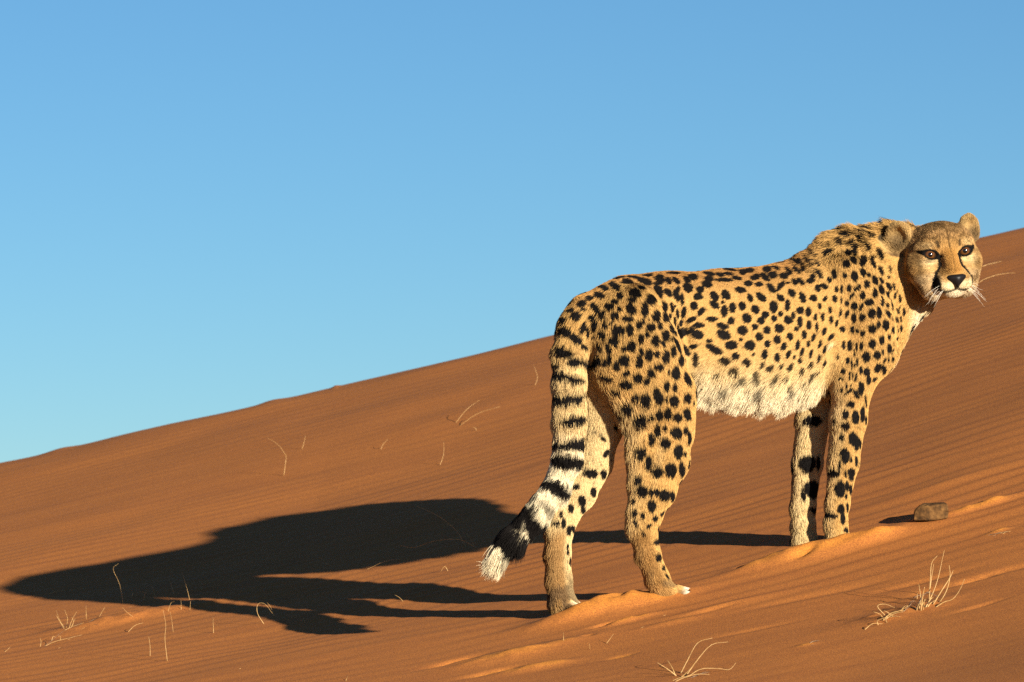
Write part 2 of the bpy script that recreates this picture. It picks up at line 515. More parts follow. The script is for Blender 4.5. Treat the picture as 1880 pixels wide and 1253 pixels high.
for g in groups:
    prs = [p for p in PR if p['g'] == g]
    bx = (np.min([prim_box(p, .045)[0] for p in prs], 0), np.max([prim_box(p, .045)[1] for p in prs], 0))
    s = region(bx)
    o = [q.start for q in s]
    loc = np.full([q.stop - q.start for q in s], 0.05, np.float32)
    for p in prs:
        ss = region(prim_box(p, p['k'] + .008))
        ls = tuple(slice(max(0, q.start - oo), max(0, q.stop - oo)) for q, oo in zip(ss, o))
        d = prim_d(p, pts_of(ss)).astype(np.float32)
        if p['sub']: loc[ls] = -smin(-loc[ls], d, p['k'])
        else: loc[ls] = smin(loc[ls], d, p['k'])
    GR[s] = smin(GR[s], loc, JOIN[g] / PXM)

# open the eyelids (almond slits over the eyeballs)
EH, EV, ET = 12.5, 5.6, R_(17)
def eye_field(h):
    """<1 inside the almond opening of an eye (head coordinates)"""
    out = np.full(len(h), 9.0)
    for s in (-1, 1):
        x = (h[:, 0] - s * 34) * s; z = h[:, 2] - 0.0
        a = x * math.cos(ET) - z * math.sin(ET) * -1; b2 = -x * math.sin(ET) + z * math.cos(ET)
        f = np.sqrt((a / EH) ** 2 + (b2 / (EV * np.sqrt(np.clip(1.05 - .55 * (a / EH) ** 2, .25, 1.1)))) ** 2)
        out = np.where((h[:, 1] > -30) & (np.sign(h[:, 0]) == s), np.minimum(out, f), out)
    return out
for s_, ec in EYE:
    ss = region((ec - .035, ec + .035))
    pp = pts_of(ss); sh = pp.shape[:3]
    h = ((pp.reshape(-1, 3) - H0) @ HR.T) * PXM
    e = (eye_field(h) - 1) * 7.0 / PXM
    e = np.where(h[:, 1] > -8, e, .05).reshape(sh)
    GR[ss] = np.maximum(GR[ss], -e)

def surface_nets(V):
    S = V < 0
    c = np.zeros([d - 1 for d in V.shape], np.int8)
    offs = [(i, j, k) for i in (0, 1) for j in (0, 1) for k in (0, 1)]
    sl = lambda o: tuple(slice(oo, oo + d - 1) for oo, d in zip(o, V.shape))
    for o in offs: c += S[sl(o)]
    act = np.argwhere((c > 0) & (c < 8))
    vid = np.full(c.shape, -1, np.int32); vid[tuple(act.T)] = np.arange(len(act))
    acc = np.zeros((len(act), 3)); cnt = np.zeros(len(act))
    val = {o: V[tuple((act + o).T)] for o in offs}
    for a in range(3):
        for o in offs:
            if o[a]: continue
            o2 = list(o); o2[a] = 1; o2 = tuple(o2)
            va, vb = val[o], val[o2]
            m = (va < 0) != (vb < 0)
            t = va[m] / (va[m] - vb[m])
            e = np.tile(np.array(o, float), (m.sum(), 1)); e[:, a] += t
            acc[m] += e; cnt[m] += 1
    verts = act + acc / cnt[:, None]
    quads = []
    for a in range(3):
        s0 = [slice(1, d - 1) for d in V.shape]; s1 = list(s0)
        s0[a] = slice(0, V.shape[a] - 1); s1[a] = slice(1, V.shape[a])
        A, Bv = S[tuple(s0)], S[tuple(s1)]
        e = np.argwhere(A != Bv)
        ins = A[tuple(e.T)]
        off = np.ones(3, int); off[a] = 0
        e = e + off
        b1, b2 = [i for i in range(3) if i != a]
        def cell(d1, d2):
            q = e.copy(); q[:, b1] += d1; q[:, b2] += d2
            return vid[tuple(q.T)]
        qd = np.stack([cell(-1, -1), cell(0, -1), cell(0, 0), cell(-1, 0)], -1)
        flip = ins if a != 1 else ~ins
        qd[~flip] = qd[~flip][:, ::-1]
        quads.append(qd)
    return verts, np.concatenate(quads)
VV, QQ = surface_nets(GR)
VV = lo + VV * HV
QQ = QQ[(QQ >= 0).all(1)]
del GR
# light smoothing
def adj_smooth(V, Q, it, f=.5):
    e = np.concatenate([Q[:, [0, 1]], Q[:, [1, 2]], Q[:, [2, 3]], Q[:, [3, 0]]])
    n_ = np.bincount(e[:, 0], minlength=len(V)) + np.bincount(e[:, 1], minlength=len(V))
    for _ in range(it):
        s = np.stack([np.bincount(e[:, 0], V[e[:, 1], i], len(V)) + np.bincount(e[:, 1], V[e[:, 0], i], len(V)) for i in range(V.shape[1])], -1)
        V = V * (1 - f) + f * s / np.maximum(n_, 1)[:, None]
    return V
VV = adj_smooth(VV, QQ, 2)
def vnormals(V, Q):
    fn = np.cross(V[Q[:, 2]] - V[Q[:, 0]], V[Q[:, 3]] - V[Q[:, 1]])
    N = np.zeros_like(V)
    for i in range(4):
        for a in range(3): N[:, a] += np.bincount(Q[:, i], fn[:, a], len(V))
    return N / (np.linalg.norm(N, axis=1, keepdims=True) + 1e-12)
NN = vnormals(VV, QQ)

# attributes blended from the primitives
nv = len(VV)
flow = np.zeros((nv, 3)); furl = np.zeros(nv); pale = np.zeros(nv); wsum = np.zeros(nv)
gw = {g: np.zeros(nv) for g in groups}
for p in PR:
    d = np.abs(prim_d(p, VV))
    w = np.exp(-np.clip(d, 0, .3) / (.006 if p['g'] == 'head' else .010))
    f = p['flow'] if p['flow'] is not None else DOWN
    flow += w[:, None] * f; furl += w * p['fur']; pale += w * p['pale']; wsum += w
    gw[p['g']] += w
for s_ in (-1, 1):
    de = np.linalg.norm(VV - Hp(s_ * 70, -58, 42), axis=1) * PXM
    ke = sstep(40, 32, de)
    for g in groups: gw[g] = gw[g] * (1 - ke)
    gw['head'] = gw['head'] + ke * wsum
wsum += 1e-20
flow /= wsum[:, None]; furl /= wsum; pale /= wsum
for g in groups: gw[g] /= wsum
U, Vp = project(VV)
HL = ((VV - H0) @ HR.T) * PXM                # head coordinates
latR = ((VV - M(1300, 600)) @ RGT) * PXM     # px to the right of the midplane
nz = NN[:, 2]; nR = NN @ RGT; nH = NN @ HEAD

# ---- fur length
tors = gw['torso']
mane = tors * sstep(1400, 1560, U) * sstep(.25, .85, nz) * sstep(560, 470, Vp)
furl = furl + mane * .021
backf = tors * sstep(.5, .95, nz) * (1 - sstep(1440, 1520, U))
furl = furl + backf * .004
belly = tors * sstep(-.28, -.97, nz) * sstep(1265, 1300, U) * (1 - sstep(1545, 1590, U))
furl = furl + belly * .031
lowflank = tors * sstep(640, 700, Vp) * sstep(1275, 1310, U) * (1 - sstep(1520, 1560, U))
furl = furl + lowflank * .006
chest = tors * sstep(.3, .8, nH) * sstep(1580, 1620, U)
furl = furl + chest * .008
legs_r = gw['frf'] + gw['flf'] + gw['frh'] + gw['flh']
rear = legs_r * sstep(.3, .9, -nH) * sstep(690, 760, Vp)
furl = furl + rear * .010
furl = furl + gw['frh'] * sstep(.2, .8, -nH) * sstep(690, 740, Vp) * (1 - sstep(830, 900, Vp)) * .012

# ---- flow tweaks: belly hangs down, mane stands up and back
flow = flow + belly[:, None] * (DOWN * 1.2) + lowflank[:, None] * DOWN * .5
flow = flow + mane[:, None] * np.array([-.5, -.3, .2])
flow -= (flow * NN).sum(1)[:, None] * NN
flow /= np.linalg.norm(flow, axis=1, keepdims=True) + 1e-9
flow = adj_smooth(flow, QQ, 12)
flow -= (flow * NN).sum(1)[:, None] * NN
flow /= np.linalg.norm(flow, axis=1, keepdims=True) + 1e-9
furl = adj_smooth(furl[:, None], QQ, 8)[:, 0]
furl = np.maximum(furl, .0068 * sstep(.3, .6, gw['head']))

# ---- coat colour (linear albedo)
GOLD = np.array([.430, .247, .080]); TAWNY = np.array([.27, .130, .040]); CREAM = np.array([.56, .41, .20]); WHITE = np.array([.66, .55, .36])
BLACK = np.array([.007, .0055, .005]); BROWN = np.array([.20, .105, .038])
def lerp(a, b, w): return a * (1 - w)[:, None] + b * w[:, None]
coat = np.tile(GOLD, (nv, 1))
back = tors * sstep(.25, .95, nz)
coat = lerp(coat, TAWNY, np.clip(back * (1 - .75 * sstep(1470, 1540, U)), 0, 1))
# lower flank and belly pale
wb = tors * np.clip(sstep(615, 745, Vp) * .75 * (1 - sstep(1560, 1600, U)) + belly * 1.0, 0, 1)
coat = lerp(coat, CREAM, np.clip(wb, 0, 1))
coat = lerp(coat, WHITE, np.clip(.9 * sstep(.15, 1.0, belly) + .6 * tors * sstep(690, 760, Vp), 0, 1))
coat = lerp(coat, WHITE, np.clip(chest * sstep(580, 650, Vp) * sstep(.72, .97, nH) * 1.1, 0, 1))
throat = tors * sstep(1664, 1690, U) * sstep(550, 580, Vp)
coat = lerp(coat, WHITE * .82, np.clip(throat, 0, 1))
# inner and rear sides of the legs
legw = np.clip(legs_r, 0, 1)
med = np.clip((gw['frf'] + gw['frh']) * sstep(.2, .8, -nR) + (gw['flf'] + gw['flh']) * sstep(-.15, .55, nR), 0, 1)
coat = lerp(coat, CREAM * 1.02, med * .9)
coat = lerp(coat, CREAM, np.clip(rear * .55, 0, 1))
lowleg = legw * sstep(700, 950, Vp)
coat = lerp(coat, np.array([.47, .27, .09]), lowleg * .35 * (1 - med))
meta = (gw['frh'] + gw['flh']) * sstep(955, 990, Vp) * sstep(.1, .7, -nH + .5 * nR)
coat = lerp(coat, np.array([.27, .135, .042]), np.clip(meta * .85, 0, 1))
sm = (gw['frh'] + gw['flh']) * sstep(1030, 1075, Vp) * sstep(.25, .6, noise3(VV, 34, 81) + .5 * noise3(VV, 90, 83) + .25) * (1 - sstep(.5, .9, nz))
coat = lerp(coat, np.array([.09, .055, .03]), np.clip(sm * .75, 0, 1))
coat = lerp(coat, np.array([.60, .50, .36]), legw * sstep(1084, 1096, Vp) * sstep(.5, .9, nz) * .9)
coat = lerp(coat, np.array([.62, .53, .40]), gw['frh'] * sstep(1248, 1258, U) * (1 - sstep(1276, 1284, U)) * sstep(1060, 1085, Vp))
coat = lerp(coat, BLACK * 4, gw['frh'] * sstep(1276, 1286, U) * sstep(1060, 1085, Vp) * .9)
# tail: underside and lower half whitish
tl = gw['tail']
coat = lerp(coat, CREAM, np.clip(tl * sstep(600, 700, Vp) * .7, 0, 1))
coat = lerp(coat, WHITE * .95, np.clip(tl * sstep(760, 860, Vp), 0, 1))

# ---- spots: drawn where the photograph has them (pixels -> points on the skin)
SPOTS = []
def spots(ox, oy, sc, rows, faint=()):
    for r in rows:
        x, y, a, b2 = r[:4]; ang = r[4] if len(r) > 4 else 0
        SPOTS.append((ox + x / sc, oy + y / sc, a / sc, b2 / sc, ang))
spots(1000, 480, 6.267, [(685,310,48,28,20),(810,290,60,32,25),(950,245,60,25),(630,395,55,30,15),(515,430,42,25),(425,490,50,32,-10),(585,545,70,32,50),(445,560,28,16,20),(870,400,35,33),(805,468,35,25),(745,525,42,32),(855,560,25,26),(680,592,20,18),(660,645,32,25,-15),(805,632,40,38),(990,555,62,42,55),(1045,370,58,42,15),(1010,455,45,28),(360,645,55,45),(545,665,36,32),(575,755,55,30,100),(445,770,52,28,110),(495,830,60,18,95),(700,745,30,30),(778,712,16,18),(955,668,55,30,12),(225,815,52,50),(355,915,72,42,45),(565,872,22,14,-40),(670,855,45,30,70),(845,803,60,50),(985,800,58,32,85),(803,925,46,50),(1005,985,44,55),(910,1015,30,25),(735,1015,55,22,75),(635,1000,38,18,60),(460,1020,42,28,45),(108,1015,25,38),(215,1055,72,45,20),(70,1100,15,25),(335,1175,65,42),(460,1190,50,22,50),(125,1190,25,28),(605,1155,38,40),(740,1140,20,50),(695,1175,22,32),(920,1150,48,50),(825,1215,36,48),(1090,1165,40,55),(1090,740,30,42),(1110,900,30,50),(1108,1050,24,40),(500,345,45,15,-30),(210,690,25,35),(295,575,40,22,-20),(150,795,12,30),(600,285,40,12,-25),(860,195,60,10,-8),(1000,185,50,10)])
spots(1150, 480, 6.267, [(385,205,45,50),(205,240,65,30,15),(480,228,36,26,60),(565,225,45,24,35),(690,215,45,25,35),(765,180,48,28,10),(950,145,52,20,10),(1075,160,45,18,10),(955,205,52,25,8),(1115,220,90,18),(925,265,50,32,10),(1170,148,50,15,10),(700,305,50,45,30),(590,320,22,34),(845,328,38,32),(365,355,65,35,60),(475,365,48,30,45),(285,448,50,52),(210,565,36,70),(575,400,60,28,65),(635,440,20,58),(820,410,42,34),(1005,405,50,36,60),(1140,390,52,38,60),(770,515,36,42),(1105,475,22,18),(1005,505,50,30,35),(1215,540,32,48),(430,530,50,28,70),(520,540,50,18,85),(555,520,10,14),(585,615,50,14,85),(650,590,60,25,105),(855,580,45,25,-50),(1120,580,35,60),(350,635,40,56),(455,655,52,26,65),(500,640,14,25),(745,675,52,26,-35),(980,668,55,25),(1200,690,35,35),(195,705,18,30),(150,740,30,45),(260,685,12,16),(285,772,42,45),(385,750,24,32),(555,700,48,12,85),(620,725,14,35),(520,780,55,18,75),(590,790,40,9,88),(825,742,55,26),(1095,748,58,28,12),(235,860,18,36),(180,900,36,55),(330,922,40,52),(455,860,38,55),(560,830,32,10,75),(635,835,28,48),(815,852,55,42),(1115,850,65,42,15),(520,900,12,22),(945,920,32,20),(420,955,36,16,60),(590,975,75,18,68),(760,985,38,22,-15),(1000,1015,85,36,30),(1200,970,60,42),(170,1050,22,42),(258,1085,42,58),(350,1075,24,32),(540,1040,25,55),(675,1030,60,18,75),(455,1105,40,66),(790,1145,30,65),(1120,1150,55,34,10),(630,1145,28,55),(380,1230,45,35),(550,140,60,12),(250,165,50,12,-5),(1085,75,60,12,-5),(1190,100,60,18,5),(330,265,36,16,10),(180,310,40,16,15),(90,190,60,12,8)])
spots(1320, 470, 6.267, [(145,160,55,20),(30,225,30,18,10),(205,262,48,20,8),(275,190,40,25),(350,170,50,18),(330,325,38,30),(455,335,40,22),(415,250,50,30,-10),(530,250,52,28,45),(550,155,40,30),(615,225,50,35),(740,235,42,30),(650,140,40,16,20),(790,175,45,20,50),(885,165,45,22,40),(960,160,30,22),(930,85,45,22,60),(705,350,58,24,-55),(600,375,55,30,45),(785,315,25,10),(860,302,35,25,45),(935,300,45,22,35),(1075,240,26,25),(1050,290,42,24,-10),(1145,215,52,24,50),(1125,100,38,18,50),(1205,355,40,25,30),(1130,375,28,34),(240,395,52,30,10),(75,450,52,40,50),(350,490,42,28,70),(480,480,55,32,45),(700,488,45,28,45),(835,435,42,34,40),(955,480,56,28,70),(1080,490,38,32),(1215,500,30,18,-60),(40,540,20,22),(155,600,34,48),(260,578,42,36,50),(55,640,34,55),(415,620,48,34,60),(620,590,38,55),(785,570,26,55),(530,682,34,32),(700,670,24,26),(630,725,28,28),(925,632,36,34),(850,690,30,20,60),(1025,650,26,48),(1155,582,20,32),(1105,705,16,28),(1190,708,18,42),(135,755,35,36),(315,725,42,46),(480,752,36,34),(795,742,42,40),(925,765,28,46),(1030,800,24,42),(1120,820,16,40),(40,815,48,28,8),(265,862,50,44,20),(410,820,32,30),(545,862,32,38),(690,840,44,40,30),(885,845,22,22),(1205,870,42,20,110),(55,915,62,44,20),(455,938,36,38),(810,930,30,40),(975,910,24,40),(245,970,18,20),(665,970,34,42),(1080,940,44,18,110),(150,1040,66,44),(355,1035,48,48),(550,1020,30,34),(735,1045,42,26,110),(900,1032,48,22,100),(1020,1015,16,30),(1155,1020,40,16,108),(185,1158,38,34),(390,1140,16,14),(520,1140,48,28,105),(665,1180,28,50),(790,1140,46,22,115),(950,1108,40,18,110),(1055,1130,48,18,105),(860,1175,14,24),(1215,1075,42,14,110),(60,1215,50,36),(310,1230,40,40),(930,1215,24,28),(1140,1190,44,16,105),(1010,60,45,16,60),(860,60,40,18,40)])
spots(1480, 400, 6.267, [(430,245,45,22,15),(360,315,40,25,50),(580,270,50,20,50),(500,320,30,22),(675,360,42,22,50),(475,410,32,24,35),(550,400,28,42),(830,415,50,24,65),(545,495,38,24,45),(650,500,32,50),(760,520,56,22,65),(770,465,22,12,50),(465,540,38,38),(855,610,48,22,65),(655,632,40,28,65),(720,665,22,16,55),(445,672,24,26),(560,680,34,50),(320,660,28,50),(145,655,45,22,50),(260,725,25,30),(790,725,48,26,65),(862,725,38,18,65),(703,768,30,36),(965,600,38,12,80),(945,690,18,12,70),(950,800,45,22,60),(1005,800,40,12,80),(345,835,20,30),(405,830,14,42),(490,820,20,40),(590,815,42,22,-40),(205,795,40,22,30),(865,835,48,24,65),(795,870,26,50),(650,900,28,40),(525,905,40,18,-55),(935,895,16,34),(1018,910,12,32),(1075,940,14,36),(325,940,26,34),(400,960,10,32),(465,990,24,32),(725,980,45,32),(880,965,18,44),(935,1015,16,28),(985,1010,12,46),(555,1025,32,38),(630,1035,40,18,-60),(270,1070,20,34),(1072,1035,8,18),(1050,1080,32,14,65),(1120,1090,14,40),(840,1100,25,52),(755,1110,40,42),(645,1155,30,36),(945,1115,38,20,60),(390,1100,35,14,105),(465,1110,40,18,110),(545,1165,24,46),(285,1180,24,36),(185,1145,20,40),(1030,1170,34,16,65),(1085,1170,10,28),(990,1170,8,14),(345,1220,36,16,105),(250,420,60,22,-20),(60,420,40,18,40),(35,530,40,18,50),(125,535,40,20,55),(450,100,30,20,60),(340,180,40,16,-20),(600,190,40,16,60),(700,250,40,16,50),(100,1140,16,30)])
spots(1480, 590, 6.267, [(28,50,22,42),(120,60,42,16,105),(200,120,42,20,110),(280,185,40,20,130),(80,190,42,18,110),(150,270,40,18,108),(15,265,18,28),(415,100,28,30),(530,110,22,36),(590,120,20,20),(650,145,26,30),(765,95,40,42),(830,45,20,30),(917,55,30,50),(1005,100,20,42),(1055,115,6,26),(1087,90,10,36),(955,190,16,28),(870,225,26,44),(1035,230,30,9,105),(760,270,34,44),(635,295,18,40),(580,300,12,40),(425,280,18,42),(495,290,26,50),(555,375,10,36),(955,320,26,46),(820,400,34,42),(880,365,10,28),(995,355,30,8,115),(900,455,34,14,-60),(945,450,8,20),(995,440,14,30),(695,420,36,50),(480,465,18,36),(525,495,9,50),(588,480,12,42),(360,420,14,30),(55,380,44,18,105),(135,430,18,32),(205,320,12,36),(45,510,30,20,115),(205,495,36,14,110),(820,548,50,30,-65),(895,565,24,44),(630,570,18,38),(695,590,30,40),(555,515,8,20),(430,580,22,26),(500,635,10,40),(535,640,9,46),(570,650,42,12,-75),(400,670,26,16),(720,690,22,48),(790,675,26,18,-40),(460,750,14,28),(515,740,18,8,-45),(405,800,24,12,50),(485,815,45,16,-35),(630,780,28,66),(575,850,48,22,60),(790,800,62,28,-62),(510,965,36,34),(685,930,58,9,85),(455,1080,28,36),(570,1115,32,62),(650,1080,22,68),(455,1215,38,36),(335,1160,16,22),(690,1150,10,40)])
spots(1270, 600, 6.9615, [(15,260,30,24),(695,490,42,62),(520,570,55,42,-10),(610,695,55,36),(300,610,34,22),(355,770,34,30),(815,660,42,62),(825,815,52,28,-30),(545,915,38,52),(720,980,24,36),(880,935,65,30,-40),(1030,930,36,20),(895,510,42,24,115),(990,540,46,26,-35),(1130,515,26,18,-60),(1255,535,48,26,-65),(1060,670,58,26,-50),(1190,675,30,18,-30),(1220,800,30,44),(1390,580,45,18,-70),(1405,725,34,16,-65),(1515,640,45,22,-50),(1380,440,24,30),(1515,490,20,36),(1300,400,12,28),(690,795,16,18),(1590,600,24,12,-60)])
spots(1080, 650, 5.695, [(378,78,42,44),(290,142,28,48),(535,95,36,54),(632,30,36,40),(720,10,18,32),(815,40,36,58),(972,75,25,48),(895,10,20,14),(755,165,55,32,45),(397,208,34,26),(660,205,48,32,50),(520,262,42,44),(617,298,32,40),(845,200,12,32),(917,210,36,58),(1040,270,62,26,70),(395,328,58,40,8),(190,260,48,20,20),(290,395,50,22),(829,350,26,50),(910,362,22,36),(500,463,34,36),(612,490,44,60),(737,448,72,38,70),(822,488,13,30),(898,502,36,52),(1038,465,34,42),(1100,520,8,25),(410,570,60,45),(340,640,26,36),(555,695,50,58),(668,652,27,32),(750,645,32,48),(838,632,32,56),(938,670,40,38),(1035,640,62,28,75),(728,815,30,70),(805,785,24,30),(922,835,56,50,20),(1020,812,22,34),(1057,885,16,60),(655,900,36,58),(810,950,44,52),(1095,950,12,56),(945,1030,38,62),(1012,1050,16,20),(555,1045,38,56),(628,1150,26,70),(155,895,42,14,50),(185,1050,40,22,-60)])
spots(1130, 840, 4.475, [(268,55,22,52),(345,122,36,48),(453,110,38,50),(548,112,20,50),(195,195,22,30),(222,285,38,36),(292,288,14,26),(338,290,28,24),(405,318,36,38),(468,328,20,32),(150,372,16,14),(298,405,28,38),(158,462,24,26),(222,482,14,24),(324,508,18,20),(378,535,8,18),(385,465,22,8,-50),(170,545,28,12,60),(275,570,20,12,-50),(352,615,14,24),(238,640,22,8,50),(348,700,14,20),(356,830,20,28),(397,915,12,18),(425,983,20,8,55)])
spots(860, 780, 3.133, [(705,285,35,20,10),(778,290,14,22),(720,392,14,22),(652,443,18,28),(590,485,14,22),(533,522,7,22),(548,570,10,24),(577,615,11,22),(605,605,8,18),(503,570,18,10),(600,660,6,14),(570,705,5,14),(572,740,6,10),(660,495,12,18),(475,170,14,14),(515,220,40,22,20),(625,225,38,26),(445,290,15,15),(505,375,64,28,25),(600,360,32,12)])
spots(960, 460, 3.1325, [(165,700,8,20),(215,730,38,18,10),(300,750,44,17,5),(180,780,18,16),(205,870,38,18,8),(310,850,46,17,-8),(165,945,10,12),(300,985,52,21,-12),(185,1040,38,17,5),(310,1120,50,22,-10),(190,1120,14,10),(165,1170,14,14),(205,1220,42,20,10)])
spots(1380, 700, 2.61, [(475,115,18,16),(450,160,13,16),(497,178,15,28),(530,165,10,32),(452,222,20,16),(433,272,10,16),(482,280,14,28),(503,300,12,28),(520,305,5,18),(450,360,18,30),(502,385,6,18),(476,382,5,12),(420,405,8,16),(388,442,22,18),(478,447,13,24),(450,450,5,16),(425,522,20,32),(457,508,8,20),(475,525,6,18),(453,556,5,14),(428,618,14,20),(458,608,5,18),(438,660,10,22),(455,718,12,8,50),(470,770,14,8),(365,645,24,16),(293,192,34,20),(203,292,12,18),(267,400,32,32),(318,400,8,28),(295,525,24,36),(245,555,10,20),(305,625,10,16),(170,650,18,22)])
# drop doubles (the lists overlap)
uniq = []
for s in SPOTS:
    if all((s[0] - q[0]) ** 2 + (s[1] - q[1]) ** 2 > 4.2 ** 2 for q in uniq): uniq.append(s)
bvh = BVHTree.FromPolygons([tuple(v) for v in VV], [tuple(q) for q in QQ])
SP3 = []      # centre, dual basis a, dual basis b, reach
for u, v, a, b2, ang in uniq:
    r = ray(u, v); dv = nrm(r)
    hit, nn, _, _ = bvh.ray_cast(Vector(CAM), Vector(dv))
    if hit is None: continue
    hit = np.array(hit); nn = np.array(nn)
    if nn @ dv > 0: nn = -nn
    den = min(nn @ dv, -.30)
    s = (hit[1] / FPX)
    ca, sa = math.cos(R_(ang)), math.sin(R_(ang))
    e1 = np.array([ca, 0, -sa]) * a * s; e2 = np.array([sa, 0, ca]) * b2 * s
    v1 = e1 - dv * (e1 @ nn) / den; v2 = e2 - dv * (e2 @ nn) / den
    v1 -= nn * (v1 @ nn) * .8; v2 -= nn * (v2 @ nn) * .8
    G = np.array([[v1 @ v1, v1 @ v2], [v1 @ v2, v2 @ v2]]); Gi = np.linalg.inv(G)
    SP3.append((hit, Gi[0, 0] * v1 + Gi[0, 1] * v2, Gi[1, 0] * v1 + Gi[1, 1] * v2, 1.6 * max(np.linalg.norm(v1), np.linalg.norm(v2)) + .006))
# the far side and hidden skin: scattered spots of the same size and spacing
rs = np.random.RandomState(11)
cent = [s[0] for s in SP3]
cand = rs.permutation(nv)[:26000]
ok = (gw['head'][cand] < .12) & ~((tl[cand] > .5) & (Vp[cand] > 600)) & (belly[cand] < .4)
vis = (NN[cand] @ nrm([0, -1, 0])) > .22
# anything the camera really sees was drawn above
cand = cand[ok]; vis = vis[ok]
CA = np.array(cent)
for i, vv in zip(cand, vis):
    p = VV[i]
    if vv:
        d_ = p - CAM; L_ = np.linalg.norm(d_)
        h_ = bvh.ray_cast(Vector(CAM), Vector(d_ / L_))
        if h_[0] is not None and h_[3] > L_ - .012: continue
    low = legw[i] * sstep(800, 950, np.array(Vp[i]))
    gap = .031 - .004 * low
    if ((CA - p) ** 2).sum(1).min() < (gap * rs.uniform(.85, 1.25)) ** 2: continue
    nn = NN[i]; f = flow[i]; g_ = np.cross(nn, f)
    r1 = rs.uniform(.0075, .0125) * (1 - .25 * low); r2 = r1 * rs.uniform(.65, .9)
    SP3.append((p, f / r1, g_ / r2, r1 * 1.6 + .006))
    CA = np.vstack([CA, p])

def spot_mask(p):
    """0..1 darkness of the spots at points p"""
    m = np.zeros(len(p))
    jit = noise3(p, 420, 4) * .16 + noise3(p, 160, 8) * .14
    order = np.argsort(p[:, 0]); ps = p[order]; xs = ps[:, 0]
    out = np.zeros(len(p))
    for c_, a_, b_, reach in SP3:
        i0, i1 = np.searchsorted(xs, c_[0] - reach), np.searchsorted(xs, c_[0] + reach)
        if i1 <= i0: continue
        dl = ps[i0:i1] - c_
        near = (dl ** 2).sum(1) < reach ** 2
        if not near.any(): continue
        ii = np.arange(i0, i1)[near]; dl = dl[near]
        q = np.sqrt((dl @ a_) ** 2 + (dl @ b_) ** 2)
        out[ii] = np.maximum(out[ii], 1.54 - q)
    m[order] = out
    return sstep(.10, .34, m + jit)

TP = np.array([t[0] for t in TAIL])
def tail_mask(p):
    """rings and dark brush at the end of the tail"""
    a = np.array(P(1022, 896, -148)); e = np.array(P(895, 1045, -160))
    ax = e - a
    t = ((p - a) @ ax) / (ax @ ax)
    t = t + .035 * noise3(p, 55, 2) + .02 * noise3(p, 140, 5)
    side = (p - a) @ nrm(np.cross(ax, [0, 1, 0]))          # to the upper left / lower right
    s_ = side * PXM
    m = np.zeros(len(p))
    def band(t0, t1, s0=-99, s1=99, w=.02):
        return sstep(t0 - w, t0 + w, t) * (1 - sstep(t1 - w, t1 + w, t)) * sstep(s0 - 4, s0 + 4, s_) * (1 - sstep(s1 - 4, s1 + 4, s_))
    m = np.maximum(m, band(.19, .29) * (.75 + .25 * noise3(p, 90, 3)))
    m = np.maximum(m, band(.34, .54))
    m = np.maximum(m, band(.34, .84, -99, -4))
    m = np.maximum(m, band(.575, .83))
    m = np.maximum(m, band(.82, .90, 4, 99) * .6)
    return np.clip(m, 0, 1)

